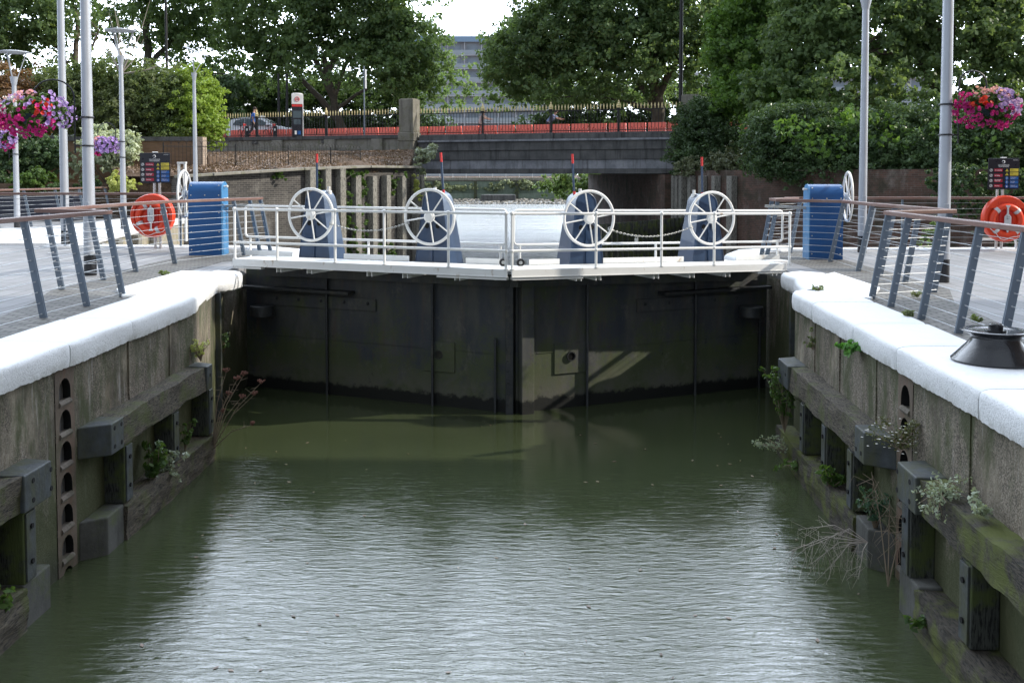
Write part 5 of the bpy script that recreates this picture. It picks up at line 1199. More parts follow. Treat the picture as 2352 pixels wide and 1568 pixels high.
# car
def car(p,yaw):
    root=thing('parked_car','white hatchback car stopped on the road behind the fence, facing right','car',p,yaw)
    W=1.75; def_=[]
    prof=[(-2.1,.35),(-2.12,.75),(-2.02,.98),(-1.86,1.32),(-1.55,1.46),(-.9,1.52),(0,1.5),(.35,1.43),(1.15,.98),(1.9,.84),(2.12,.62),(2.12,.3),(1.8,.22),(-1.85,.22)]
    half=[(x,z) for x,z in prof]; mb=MB(); n=len(half)
    def inset(z): return W/2-(.0 if z<.95 else (z-.95)*.42)
    vs=[Vector((x,-inset(z),z)) for x,z in half]+[Vector((x,inset(z),z)) for x,z in half]
    mb.add(vs,[tuple(range(n)),tuple(reversed(range(n,2*n)))]+[(i,i+n,(i+1)%n+n,(i+1)%n) for i in range(n)],True); mb.build('body',M['carpaint'],root,local=True,bevel=.05,sharp=28)
    for s in (-1,1):
        y=lambda z:s*(inset(z)+.006)
        for nm,poly in (('rear_window',[(-1.62,1.0),(-1.45,1.3),(-1.15,1.38),(-.85,1.4),(-.85,.98)]),('door_window',[(-.78,.98),(-.78,1.4),(-.1,1.4),(-.1,.97)]),('door_window',[(-.03,.97),(-.03,1.39),(.3,1.34),(.95,.98)])):
            mb=MB(); mb.add([Vector((x,y(z),z)) for x,z in poly],[tuple(range(len(poly)))]); mb.build(nm,M['glass'],root,local=True)
    mb=MB(); mb.add([(.42,-.62,1.39),(1.12,-.7,1.0),(1.12,.7,1.0),(.42,.62,1.39)],[(0,1,2,3)]); mb.v=[(a+.02,b,c+.012) for a,b,c in mb.v]; mb.build('windscreen',M['glass'],root,local=True)
    mb=MB(); mb.sphere((.78,-.93,1.02),.13,12,8,(1,.7,.7)); mb.build('wing_mirror',M['carpaint'],root,local=True)
    mb=MB(); mb.box((.1,0,1.58),(.22,.5,.13)); mb.build('roof_sign',M['swhite'],root,local=True,bevel=.02)
    for x in (-1.35,1.35):
        for s in (-1,1):
            mb=MB(); mb.torus((x,s*.8,.32),.25,.075,Matrix.Rotation(PI/2,4,'X'),24,8); w=mb.build('wheel',M['rubber'],root,local=True); mb=MB(); mb.lathe([(.001,-.06),(.2,-.05),(.2,.05),(.001,.06)],(x,s*.8,.32),16,Matrix.Rotation(PI/2,4,'X')); mb.build('rim',M['chain'],w,local=True)
    for s in (-1,1): mb=MB(); mb.sphere((2.02,s*.62,.7),.12,10,6,(.5,1.3,.8)); mb.build('headlight',M['tape'],root,local=True)
    return root
p=Q(600,300,66); car(Vector((p.x-.0,p.y,ROADZ)),an*.35)
# bicycles and docking posts
def bicycle(name,label,p,yaw,group=None,m='red'):
    root=thing(name,label,'bicycle',p,yaw,group); r=.31
    for x in (-.5,.52):
        mb=MB(); mb.torus((x,0,.33),r,.02,Matrix.Rotation(PI/2,4,'X'),28,6); w=mb.build('wheel',M['rubber'],root,local=True)
        mb=MB()
        for k in range(10): a=PI*k/5; mb.tube([(x,0,.33),(x+math.cos(a)*r,0,.33+math.sin(a)*r)],.003,3,caps=False)
        mb.build('spokes',M['wire'],w,local=True)
    mb=MB(); mb.tube([(-.5,0,.33),(-.08,0,.3),(-.22,0,.82)],.018,8); mb.tube([(-.08,0,.3),(.36,0,.8)],.022,8); mb.tube([(.52,0,.33),(.36,0,.8),(.3,0,1.02)],.018,8); mb.tube([(-.22,0,.7),(.37,0,.76)],.018,8); mb.build('frame',M[m],root,local=True)
    mb=MB(); mb.tube([(.2,-.28,1.04),(.32,-.15,1.05),(.32,.15,1.05),(.2,.28,1.04)],.014,8); mb.build('handlebar',M['rubber'],root,local=True)
    mb=MB(); mb.sphere((-.24,0,.86),.13,10,6,(1,.6,.35)); mb.build('saddle',M['rubber'],root,local=True)
    return root
M['bred']=basic('bike_red_paint',(.45,.03,.03),.4)
for i,(x,lab) in enumerate(((556,'hire bicycle with red guard parked behind the fence, nearest the bushes'),(620,'hire bicycle parked behind the fence, right of the walking man'))):
    p=Q(x,317,63.5); bk=bicycle('hire_bicycle',lab,Vector((p.x,p.y,ROADZ+.0)),-1.0+i*.2,'docked hire bicycles','bred')
    mb=MB(); mb.box((.5,0,.9),(.1,.2,.14)); mb.build('front_rack',M['bred'],bk,local=True,bevel=.02)
    t=thing('docking_post','short dark cycle docking post %s'%('beside the leftmost hire bicycle' if i==0 else 'between the man and the totem'),'docking post',(p.x+.45,p.y-.4,ROADZ),0,'cycle docking posts'); mb=MB(); mb.prism([(-.14,-.12),(.14,-.12),(.1,.14),(-.1,.14)],0,.82); mb.build('dock_body',M['sheet'],t,local=True,bevel=.03)
    mb=MB(); mb.box((0,-.125,.6),(.1,.012,.14)); mb.build('dock_panel',M['swhite'],t,local=True)
# people
def person(label,p,yaw,joints,garments,hair=True,hair_mat='hair',k=1.0):
    """joints: dict name->(pos,radius); chain list"""
    root=thing('person',label,'person',p,yaw)
    J,chains=joints; names=list(J); idx={n:i for i,n in enumerate(names)}
    V=[J[n][0] for n in names]; E=[(idx[a],idx[b]) for a,b in chains]
    me=bpy.data.meshes.new('body'); me.from_pydata(V,E,[]); me.materials.append(M['skin']); o=bpy.data.objects.new('body',me); COL.objects.link(o); o.parent=root
    o.modifiers.new('skin','SKIN'); 
    for i,n in enumerate(names):
        r=J[n][1]; d=me.skin_vertices[0].data[i]; d.radius=(r,r) if not isinstance(r,tuple) else r; d.use_root=(n=='pelvis')
    sb=o.modifiers.new('sub','SUBSURF'); sb.levels=1; sb.render_levels=2
    for nm,mat,pts in garments:
        mb=MB()
        for path,rad in pts: mb.tube(path,rad,12)
        mb.build(nm,M[mat],root,local=True)
    h=J['head'][0]; mb=MB(); mb.sphere((h[0]-.015,h[1],h[2]+.035),.108,12,8,(1.05,.88,1.0)); mb.build('hair',M[hair_mat],root,local=True)
    f=MB(); f.sphere((h[0]+.105,h[1],h[2]-.015),.02,6,5,(1,.8,1.3)); f.build('nose',M['skin'],root,local=True)
    f=MB(); 
    for s in (-1,1): f.sphere((h[0]+.088,h[1]+s*.035,h[2]+.01),.011,6,4)
    f.build('eye',M['hair'],root,local=True); f=MB(); f.box((h[0]+.1,h[1],h[2]-.055),(.008,.045,.008)); f.build('mouth',M['red'],root,local=True)
    return root
def figure(lean=0,armf=(.0,0),legf=.25,seat=False):
    J={}; C=[]
    def j(n,pos,r,par=None):
        J[n]=(Vector(pos),r)
        if par: C.append((par,n))
    sx_=math.sin(lean); cx_=math.cos(lean)
    pz=.92; j('pelvis',(0,0,pz),.13)
    sp=lambda d,y=0:(sx_*d,y,pz+cx_*d)
    j('waist',sp(.18),.12,'pelvis'); j('chest',sp(.4),.15,'waist'); j('neck',sp(.56),.055,'chest'); hp_=Vector(sp(.62)); j('neck2',(hp_.x+.02,0,hp_.z+.02),.055,'neck'); j('head',(hp_.x+.05,0,hp_.z+.15),.095,'neck2')
    for s,nm in ((-1,'r'),(1,'l')):
        sh=Vector(sp(.5,s*.18)); j('sh'+nm,sh,.055,'chest')
        a=armf[0] if s<0 else armf[1]
        el=sh+Vector((math.sin(a)*.28,s*.03,-math.cos(a)*.28)); wr=el+Vector((math.sin(a+.35)*.25,0,-math.cos(a+.35)*.25)); j('el'+nm,el,.042,'sh'+nm); j('wr'+nm,wr,.027,'el'+nm)
        d=(wr-el).normalized(); pm=wr+d*.07; j('palm'+nm,pm,.032,'wr'+nm)
        for q in range(4):
            b=pm+d*.03+Vector((0,0,0))+Vector((0.0,(q-1.5)*.018,0)); e=b+d*(.05+.008*(1.5-abs(q-1.5)))+Vector((.012,0,0)); j('f%d'%q+nm,b,.009,'palm'+nm); j('t%d'%q+nm,e,.008,'f%d'%q+nm)
        j('th'+nm,pm+Vector((.035,0,-.01)),.01,'palm'+nm)
        lf=legf*s; hp2=Vector((0,s*.09,pz-.08)); j('hip'+nm,hp2,.085,'pelvis'); kn=hp2+Vector((math.sin(lf)*.4+.04,0,-math.cos(lf)*.4)); j('kn'+nm,kn,.06,'hip'+nm)
        bend=lf-.1 if s>0 else lf-.35; ak=kn+Vector((math.sin(bend)*.4,0,-math.cos(bend)*.4)); j('ak'+nm,ak,.04,'kn'+nm); j('toe'+nm,ak+Vector((.15,0,-.04)),.035,'ak'+nm)
    return J,C
def dress(J,shirt,pants,bag=False):
    g=lambda n:J[n][0]
    up=Vector((0,0,.0)); sh=[([g('pelvis')-Vector((0,0,.02)),g('waist'),g('chest'),g('chest').lerp(g('neck'),.75)],[.155,.15,.175,.08])]
    for nm in 'rl': sh.append(([g('chest').lerp(g('sh'+nm),.7),g('sh'+nm),g('sh'+nm).lerp(g('el'+nm),.75)],[.08,.075,.062]))
    pt=[([g('pelvis')+Vector((0,0,.04)),g('pelvis')-Vector((0,0,.08))],[.14,.15])]
    for nm in 'rl': pt.append(([g('hip'+nm)+Vector((0,0,.05)),g('kn'+nm),g('ak'+nm)],[.105,.08,.06]))
    out=[('shirt',shirt,sh),('trousers',pants,pt),('shoes','hair',[([g('ak'+nm)-Vector((.03,0,.03)),g('toe'+nm)],[.055,.045]) for nm in 'rl'])]
    return out
Jf=figure(.05,(-.15,.1),.3); p=Q(583,318,61.0)
person('person in a blue t-shirt and dark trousers walking right behind the fence',Vector((p.x,p.y,ROADZ+.08)),.1,Jf,dress(Jf[0],'tee','trouser'))
# the two cyclists on the road, mostly hidden by the barriers
for xD,yD,Yd,lean,mat,lab,yaw in ((1114,287,62,.35,'beige','person with dark cap and pale top cycling behind the red barriers, left one',.0),(1271,283,60,.75,'greyblue','person in a grey blue hoodie cycling bent forward behind the red barriers',.0)):
    Jf=figure(lean,(.9,1.0),.35); p=Q(xD,yD,Yd); zb=ROADZ+.0
    person(lab,Vector((p.x-.3,p.y,zb+.02)),-.3,Jf,dress(Jf[0],mat,'trouser'))
    bicycle('ridden_bicycle','bicycle ridden by the person in the %s, behind the red barriers'%('pale top' if mat=='beige' else 'grey blue hoodie'),Vector((p.x-.05,p.y+.02,zb)),-.3,'bicycles on the road','iron')
# tall thin dark street poles
for i,(xD,Yd,zt,r_,lab) in enumerate(((387,64,14,.09,'tall black street column rising out of frame behind the left bushes'),(1562,53.5,15,.1,'tall black street column beside the right stone pillar'),(642,66,8.2,.09,'dark twin street column left of the white totem'),(661,66,8.2,.09,'dark twin street column just behind the white totem'))):
    p=Q(xD,400,Yd); t=thing('street_column',lab,'street column',(p.x,Yd,ROADZ),0,'black street columns'); mb=MB(); mb.tube([(p.x,Yd,ROADZ),(p.x,Yd,zt)],[r_*1.2,r_*.8],12); mb.build('shaft',M['iron'],t); mb=MB(); mb.tube([(p.x,Yd,ROADZ),(p.x,Yd,ROADZ+1.4)],r_*1.5,12); mb.build('base',M['iron'],t)
p=Q(837,300,58); t=thing('sign_pole','thin grey sign pole with narrow edge-on plate behind the railings','sign pole',(p.x,58,ROADZ)); zt=Q(837,152,58).z
mb=MB(); mb.tube([(p.x,58,ROADZ),(p.x,58,zt)],.04,10); mb.build('pole',M['steel'],t); mb=MB(); mb.box((p.x+.09,58,zt-.75),(.04,.5,1.1)); mb.build('plate',M['tape'],t,bevel=.01)
# ================================================================= FAR BANK
FB=165
mb=MB(); mb.prism([(-500,FB),(500,FB),(500,900),(-500,900)],-5,1.0); structure('far_bank_ground',mb,M['soil'])
t=thing('river_wall','green stained river wall with posts on the far bank','river wall',(0,FB,0))
mb=MB(); mb.box((0,FB-.4,-1.2),(300,.8,3.2)); mb.build('wall_face',M['farwall'],t)
mb=MB(); mb.box((0,FB-1.0,-2.6),(300,.9,2.0)); mb.build('lower_step',M['farwall'],t)
mb=MB(); mb.box((0,FB-.4,.75),(300,1.2,.5)); mb.build('parapet',M['appr'],t)
mb=MB()
for x in np.arange(-40,60,6.8): mb.box((x,FB-1.6,-1.4),(.5,.4,3.6))
mb.build('timber_fenders',M['postd'],t)
t=thing('white_railing','thin white promenade railing along the top of the far river wall','railing',(0,FB,1)); mb=MB()
for x in np.arange(-45,60,2.2): mb.bar((x,FB+.3,1),(x,FB+.3,2.0),.08,.08)
for z in (1.4,1.7,2.0): mb.bar((-45,FB+.3,z),(60,FB+.3,z),.06,.06)
mb.build('rails',M['white'],t)
mb=MB(); mb.add([(-300,FB-1,-2.6),(300,FB-1,-2.6),(300,FB-14,-3.1),(-300,FB-14,-3.1)],[(0,3,2,1)]); structure('foreshore',mb,M['shore'])
rng=np.random.default_rng(8); n=2600; mb=None
P=np.column_stack([rng.uniform(-24,34,n),FB-1.2-rng.random(n)*12,np.zeros(n)]); P[:,2]=-2.6-(FB-1-P[:,1])/13*.5+.08
D=rng.normal(size=(n,8,3)); base=np.array([(a,b_,c) for a in(-1,1) for b_ in(-1,1) for c in(-1,1)],float); s=(.08+.2*rng.random(n)**2)[:,None,None]; V=(P[:,None,:]+(base[None]*[1,.7,.5]+D*.22)*s).reshape(-1,3)
ff=np.array([(0,1,3,2),(4,6,7,5),(0,4,5,1),(2,3,7,6),(0,2,6,4),(1,5,7,3)]); F=(np.arange(n)[:,None,None]*8+ff[None]).reshape(-1,4)
o=leafmesh('foreshore_stones',V,F,M['stones'],None); tag(o,'scattered pale stones along the foreshore of the far bank','stones',kind='stuff')
t=thing('concrete_block','grey concrete outfall block on the far foreshore','outfall',(0,FB-6,-2.6)); p=Q(1145,470,FB-6); mb=MB(); mb.prism([(p.x-2.8,FB-7),(p.x+2.8,FB-7),(p.x+2.2,FB-4),(p.x-2.2,FB-4)],-3.2,-1.7); mb.build('block_body',M['bridge'],t,bevel=.1)
hb=leaves('bank_shrubs',[(x+random.uniform(-1,1),FB-1.0,-.2+random.uniform(-.5,.6),2.6,1.0,random.uniform(.5,1.3)) for x in np.arange(-20,36,3.2)],15000,.34,M['leafF'],None,61,clump=.35,shell=.2); tag(hb,'hedge of pale green shrubs growing on the far river wall','shrubs',kind='stuff')
# buildings across the river
def block(label,cx,w,y,h,floors,bay,roof,cat='building'):
    root=thing('apartment_building',label,cat,(cx,y,1)); mb=MB(); mb.box((0,8,h/2),(w,16,h)); mb.build('wall',M['farbld'],root,local=True)
    mb=MB(); mb.box((0,7,h+.5),(w+1.5,18,1.5)); mb.build('roof',M[roof],root,local=True)
    fh=h/floors; n=int(w/bay)
    for f in range(floors):
        z=f*fh; sl_=MB(); sl_.box((0,-.8,z+fh-.12),(w,1.7,.3)); sl_.build('balcony_slab',M['farslab'],root,local=True)
        sl_=MB(); sl_.box((0,-1.62,z+.65),(w,.06,1.1)); sl_.build('balcony_glass',M['farglass'],root,local=True)
        for k in range(n):
            x=-w/2+(k+.5)*bay
            if f==0 and k==0: gl=MB(); gl.box((0,0,0),(bay*.62,.08,fh*.72)); gw=gl.build('window',M['farwin'],root,local=True)
            else: gw=gw.copy(); COL.objects.link(gw)
            gw.location=(x-.2,-.03,z+fh*.47)
    dv=MB()
    for k in range(n+1): dv.box((-w/2+k*bay,-.8,h/2),(.22,1.6,h))
    dv.build('divider_fins',M['farbld'],root,local=True)
    return root
pt=Q(1090,92,262); block('tall pale balconied apartment building across the river, seen between the trees',(1085-1176)/FPX*262+2.5,44,262,pt.z-1.5,10,4.4,'farroof')
block('pale apartment building half hidden behind the left trees',-92,50,250,24,7,4.6,'farslab'); block('pale low office building behind the far left trees',-150,55,240,22,6,5,'farslab'); block('pale building behind the right trees',76,60,255,25,7,5,'farslab')
# ================================================================= TREES
def branchy(root,base,top,r0,limbs,seed,mat='bark'):
    rn=random.Random(seed); mb=MB(); b=Vector(base); tp=Vector(top)
    n=8; pts=[b.lerp(tp,k/n)+Vector((rn.uniform(-.12,.12),rn.uniform(-.12,.12),0))*(k>0)*(1+r0) for k in range(n+1)]
    rs=[r0*(1-.55*k/n)*(1.35 if k==0 else 1) for k in range(n+1)]; mb.tube(pts,rs,12); tr=mb.build('trunk',M[mat],root)
    for i,(f,e,r) in enumerate(limbs):
        k=min(n-1,int(f*n)); s=pts[k]; e=Vector(e); m=s.lerp(e,.45)+Vector((rn.uniform(-.5,.5),rn.uniform(-.3,.3),rn.uniform(.1,.7)))
        mb=MB(); pp=[s,s.lerp(m,.5)+Vector((0,0,.15)),m,m.lerp(e,.5)+Vector((rn.uniform(-.3,.3),0,.2)),e]; mb.tube(pp,[r,r*.85,r*.65,r*.45,r*.2],8)
        for q in range(4):
            u=pp[2].lerp(e,rn.random()); w=u+Vector((rn.uniform(-1.6,1.6),rn.uniform(-1,1),rn.uniform(.2,1.6))); mb.tube([u,u.lerp(w,.5)+Vector((0,0,.1)),w],[r*.3,r*.2,r*.06],5)
        mb.build('limb',M[mat],root)
def tree(label,base,top,r0,limbs,blobs,n,size,seed,mat='leafA',clump=.22,group='plane trees behind the road',shell=.5,name='plane_tree',nc=None):
    root=thing(name,label,'tree',base,0,group); branchy(root,base,top,r0,limbs,seed)
    leaves('crown',blobs,n,size,M[mat],root,seed,clump=clump,shell=shell,nc=nc); return root
def QB(x,y,Y,rx,ry,rz,w=1):   # blob from image position, radii in px converted at that depth
    p=Q(x,y,Y); k=Y/FPX; return (p.x,Y,p.z,rx*k,ry,rz*k,w)
g0=ROADZ-.1
b=Q(790,300,72); tp=Q(745,120,71)
tree('big plane tree with leaning pale brown trunk behind the fence, left of the sky gap',(b.x,72,g0),(tp.x,71,tp.z),.36,[(.35,Q(600,90,70),.26),(.5,Q(860,60,72),.22),(.6,Q(680,-20,71),.24),(.8,Q(820,-40,72),.22),(.45,Q(960,150,72),.14)],
 [QB(520,-270,72,75,2.2,75,.8),QB(615,-265,72,75,2.2,85,.8),QB(710,-260,72,75,2.2,95,.8),QB(805,-255,72,75,2.2,70,.8),QB(900,-340,72,75,2.2,80,.8),QB(995,-335,72,75,2.2,90,.8),QB(790,-430,72,55,2,110,0.8),QB(980,-480,72,45,2,150,0.7),QB(930,-250,72,80,2.5,110,0.8),QB(640,-300,72,90,2.5,70,0.6),QB(1000,-40,72,50,2,90,0.5),QB(760,150,68,130,1.4,45,.9),QB(650,120,68.5,90,1.4,50,.8),QB(870,170,68,110,1.4,45,.9),QB(640,40,71,150,3,110),QB(820,30,72,150,3.2,120),QB(920,120,72,110,3,90),QB(760,-110,72,240,4,90),QB(590,150,72,90,2.5,60,.7),QB(960,200,73,80,2.5,50,.8),QB(880,220,74,120,2.2,45,.6),QB(700,190,75,110,2,55,.6),QB(850,-240,73,200,4,90,.9),QB(1000,170,73,60,2,40,.7),QB(1040,215,73,60,1.6,50,.6),QB(1060,150,73,35,1.4,30,.5),QB(600,230,78,120,2,50,.6)],150000,.24,101,clump=.17)
b=Q(1515,300,66); tp=Q(1500,60,66)
tree('big plane tree with dark forked trunk behind the bridge, right of the sky gap',(b.x,66,g0),(tp.x,66,tp.z),.48,[(.3,Q(1380,110,66),.26),(.4,Q(1620,90,65),.26),(.6,Q(1450,-30,66),.26),(.7,Q(1260,60,67),.22),(.8,Q(1580,-80,66),.24),(.25,Q(1250,230,68),.12)],
 [QB(1190,-320,66,75,2.2,70,.8),QB(1285,-315,66,75,2.2,80,.8),QB(1380,-310,66,75,2.2,90,.8),QB(1475,-305,66,75,2.2,100,.8),QB(1570,-300,66,75,2.2,75,.8),QB(1665,-295,66,75,2.2,85,.8),QB(1290,-300,66,90,2.5,90,0.7),QB(1400,-450,66,70,2.4,120,0.6),QB(1560,-500,66,110,2.5,130,0.6),QB(1680,-380,66,90,2.5,110,0.6),QB(1230,-130,66,80,2.4,80,0.7),QB(1420,150,63,130,1.3,50,.9),QB(1530,130,62.5,110,1.3,60,.9),QB(1300,200,64,120,1.3,40,.8),QB(1200,130,68,100,3,90),QB(1310,70,67,140,3.4,120),QB(1290,200,68,140,2.8,60),QB(1440,60,66,150,3.2,120),QB(1580,40,65,130,3.2,110),QB(1450,190,67,140,2.6,60,.8),QB(1340,-80,67,130,4,90),QB(1500,-130,66,200,4,110),QB(1420,-260,67,180,4,90,.8),QB(1170,190,70,70,2,55,.6),QB(1130,240,70,60,1.6,30,.6),QB(1130,130,70,40,1.6,50,.6),QB(1640,180,64,90,2.4,80,.8),QB(1180,110,70,70,2,70,.8)],170000,.24,102,clump=.17)
b=Q(330,300,74); 
tree('plane tree with see-through crown behind the left bushes',(b.x,74,g0),(b.x+.6,74,15),.42,[(.4,Q(250,80,74),.24),(.5,Q(420,60,74),.24),(.7,Q(300,-40,74),.2),(.45,Q(520,170,73),.18)],
 [QB(330,60,74,110,3,60,.55),QB(420,20,74,110,3,90),QB(470,110,74,90,2.6,70,.8),QB(260,10,75,80,2.6,60,.6),QB(360,-90,74,150,4,80),QB(200,-150,75,140,3,70,.7),QB(480,-180,74,150,3.4,80,.9)],48000,.24,103,clump=.17)
b=Q(180,300,62); 
tree('dark leaved tree with thin stem behind the nearest left lamp posts',(b.x,62,2.5),(b.x,62,12),.26,[(.4,Q(120,90,62),.16),(.5,Q(230,60,62),.14),(.7,Q(160,-20,62),.14)],
 [QB(160,40,62,70,2.4,80),QB(80,30,62,90,2.6,90),QB(10,60,62,90,2.6,110),QB(110,130,62,80,2.2,40,.8),QB(60,-60,62,150,3,70),QB(220,-100,62,100,3,60,.6)],28000,.2,104,clump=.16,group='trees left of the road',name='leafy_tree')
root=thing('undergrowth','dense dark undergrowth behind the road, left of the sky gap','undergrowth',(-14,77,3.6)); leaves('foliage',[QB(x,y,77+(x%3),75,1.6,45) for x in range(440,1000,70) for y in (215,285)]+[QB(1000,290,78,50,1.4,30)],46000,.26,M['leafB'],root,107,clump=.3,shell=.2)
root=thing('undergrowth','dense dark undergrowth behind the bridge, right of the sky gap','undergrowth',(8,73,3.6)); leaves('foliage',[QB(x,y,73+(x%3),75,1.6,42,1 if x>1300 else .45) for x in range(1240,1700,70) for y in (215,285)],34000,.26,M['leafB'],root,108,clump=.3,shell=.2)
root=thing('undergrowth','dark trees filling the view behind the shrubs at the far left','undergrowth',(-30,66,3.6)); leaves('foliage',[QB(x,y,66+(x%3),80,1.8,48,.8) for x in range(-20,520,75) for y in (205,275)],30000,.24,M['leafB'],root,109,clump=.3,shell=.2)
# right-hand plane trees overhanging the brick wall
b=Q(2150,330,46); 
tree('broad plane tree with sunlit top leaves filling the upper right',(b.x,46,1.6),(b.x+.3,45,10.5),.45,[(.4,Q(1980,120,44),.22),(.5,Q(2260,90,45),.22),(.7,Q(2080,0,45),.22),(.3,Q(1900,240,43),.16)],
 [QB(1950,330,43,110,1.2,60,.8),QB(2100,320,43,110,1.2,60,.8),QB(2250,330,42,110,1.2,60,.8),QB(1800,330,44,80,1.2,60,.8),QB(1850,90,46,110,2.2,110),QB(2020,60,45,150,2.6,110),QB(2200,50,45,150,2.6,110),QB(2330,90,45,110,2.4,130),QB(1960,190,43,130,2.0,75),QB(2120,210,44,140,2,70),QB(1800,220,45,110,2,80),QB(2280,260,44,110,2,90),QB(2000,-80,46,200,3,90),QB(2250,-90,46,180,3,90),QB(1850,-120,47,130,3,90,.8),QB(2100,-220,46,220,3,80,.8),QB(1900,310,41,160,1.2,40,.8)],105000,.2,105,clump=.17,group='trees along the right quay wall')
b=Q(1760,330,49)
tree('plane tree with bright green drooping sprays right of the right stone pillar',(b.x,49,1.6),(b.x,50,11),.35,[(.4,Q(1700,130,49),.18),(.6,Q(1820,60,49),.2),(.8,Q(1740,-20,50),.18)],
 [QB(1720,110,50,95,2.4,110),QB(1770,20,51,110,2.6,110),QB(1790,220,47,100,1.6,70),QB(1720,-120,52,130,3,90),QB(1860,250,44,90,1.2,55),QB(1830,300,38,60,.7,35,1.6),QB(1900,335,37,70,.6,28,1.6),QB(1760,285,42,60,.8,40,1.4),QB(1980,280,36.6,60,.6,40,1.5),QB(2070,320,35.6,60,.5,30,1.5),QB(2180,290,35,60,.5,34,1.4),QB(2290,320,34,60,.5,36,1.4),QB(1700,200,47,60,.8,40,1.2),QB(1780,190,46,60,.9,50,1.3),QB(1690,220,49,60,1.4,60)],95000,.2,106,clump=.17,group='trees along the right quay wall',mat='leafA3')
# branch that hangs behind the bridge over the river
b=Q(1420,395,79); root=thing('riverside_tree','dark tree hanging over the river, seen under the bridge','tree',(7.5,80,2),0)
branchy(root,(9,80,1.0),(8.5,80,9),.3,[(.2,Q(1300,420,78),.1),(.15,Q(1330,450,78),.09)],7); leaves('crown',[QB(1330,415,78,85,2,22),QB(1290,430,78,60,1.6,22),QB(1345,440,78,75,1.6,26),QB(1270,450,78,35,1.2,13),QB(1400,430,79,60,2,40)],7000,.3,M['leafA'],root,77,clump=.3)
# ivy and shrubs over the right wall
def shrub(name,label,blobs,n,size,seed,mat,cat='shrub',group=None,stem=None,clump=.25,shell=.5,up=.35,nc=None):
    b0=blobs[0]; root=thing(name,label,cat,(b0[0],b0[1],b0[2]-b0[5]),0,group)
    if stem:
        mb=MB(); rn=random.Random(seed)
        for k in range(stem[1]):
            s=Vector(stem[0])+Vector((rn.uniform(-.1,.1),rn.uniform(-.1,.1),0)); bb=blobs[rn.randrange(len(blobs))]; e=Vector((bb[0]+rn.uniform(-.5,.5)*bb[3],bb[1]+rn.uniform(-.5,.5)*bb[4],bb[2]+rn.uniform(0,.6)*bb[5])); r=stem[2]
            mb.tube([s,s.lerp(e,.5)+Vector((rn.uniform(-.1,.1)*bb[3],0,.1*bb[5])),e],[r,r*.7,r*.3],6)
        mb.build('stems',M['bark'],root)
    leaves('foliage',blobs,n,size,M[mat],root,seed,clump=clump*.8,shell=shell,up=up,nc=nc,jit=.24); return root
shrub('ivy_mound','round glossy ivy mound covering the right end of the bridge',[QB(1610,290,49.6,60,1.1,55),QB(1590,350,49.3,50,1,45),QB(1660,330,48.5,60,1,60),QB(1640,260,49.8,50,1,35),QB(1570,310,50,28,.8,45,.8)],34000,.11,201,'leafB','ivy',stem=((9.6,49.8,1.2),5,.04))
shrub('hanging_creeper','pale feathery creeper drooping over the timber piles on the right',[QB(1600,385,47.8,50,.6,26),QB(1650,380,46.5,45,.6,30),QB(1700,370,44.5,60,.7,34),QB(1560,365,49.5,22,.5,22)],7500,.11,202,'leafG','creeper',stem=((10.2,46.5,1.6),4,.02),up=0)
shrub('ivy_curtain','long dark ivy curtain hanging over the right brick wall',[QB(x,355+10*math.sin(x),39.6-(x-1780)*.0125 if x<2150 else 34.5,55,.9,55) for x in range(1760,2400,70)]+[QB(x,300,40-(x-1780)*.01,75,1.2,60) for x in range(1790,2400,80)]+[QB(x,400+14*math.sin(x*1.7),39-(x-1780)*.0125,22,.4,26+10*math.sin(x*.9)) for x in range(1770,2350,45)],90000,.11,203,'leafB','ivy',stem=((14,36,1.6),6,.04),up=.1)
shrub('ivy_drape','dark ivy draped low on the brick wall right of the right lamp post',[QB(2230,440,31.8,60,.35,70),QB(2330,450,31.2,60,.35,80),QB(2180,420,32.4,50,.35,45),QB(2380,520,30.8,60,.35,60)],16000,.1,204,'leafB','ivy',up=.1)
shrub('low_bush','bright green weed bush at the foot of the right brick wall',[QB(2145,540,23.5,22,.3,28),QB(2120,560,23.3,15,.3,16)],900,.07,205,'leafA')
# left bushes behind the brown wall
shrub('bramble_bank','sprawling brown green buddleia bush above the brick wall, its middle part',[QB(330,210,41,70,1.3,60),QB(340,170,41.5,60,1.2,35),QB(360,260,41,90,1.2,60),QB(390,230,41,60,1.3,70),QB(400,300,40.2,60,.9,40),QB(300,270,40.3,60,1,50),QB(370,330,39,40,.5,30,.8)],42000,.1,211,'leafC',group='shrubs above the brick wall',stem=((-15,41,2.3),8,.03))
shrub('privet_bush','bright yellow green bush at the right end of the brown brick wall',[QB(450,250,40.5,48,1.1,70),QB(480,220,40.8,28,.9,50),QB(490,300,40,26,.7,45),QB(440,190,41,30,.9,40)],26000,.1,212,'leafH',group='shrubs above the brick wall',stem=((-12.6,41,2.3),6,.03))
shrub('laurel_bush','tall light green bush behind the second left lamp post',[QB(230,210,41.5,60,1.3,60),QB(160,240,41.5,80,1.2,60),QB(230,280,41,60,1,40),QB(180,200,41.5,50,1.2,50),QB(250,150,42,60,1.3,35),QB(200,270,41,70,1.1,50),QB(130,180,41.5,50,1.2,40)],40000,.1,213,'leafC',group='shrubs above the brick wall',stem=((-17,42,2.3),6,.04))
shrub('red_tinged_bush','rust tinged shrub at the left edge above the brick wall',[QB(30,220,41,60,1.2,60),QB(80,270,41,60,1.2,50),QB(20,280,40.5,50,1,50)],18000,.11,214,'leafK',group='shrubs above the brick wall',stem=((-20,41,2.3),5,.04))
shrub('dark_bush','dark green shrub in front of the brick wall at the far left',[QB(40,340,37,70,.9,50),QB(100,360,37,50,.8,45),QB(20,400,36.5,50,.7,40)],14000,.11,215,'leafB',stem=((-18.5,37,0),5,.04))
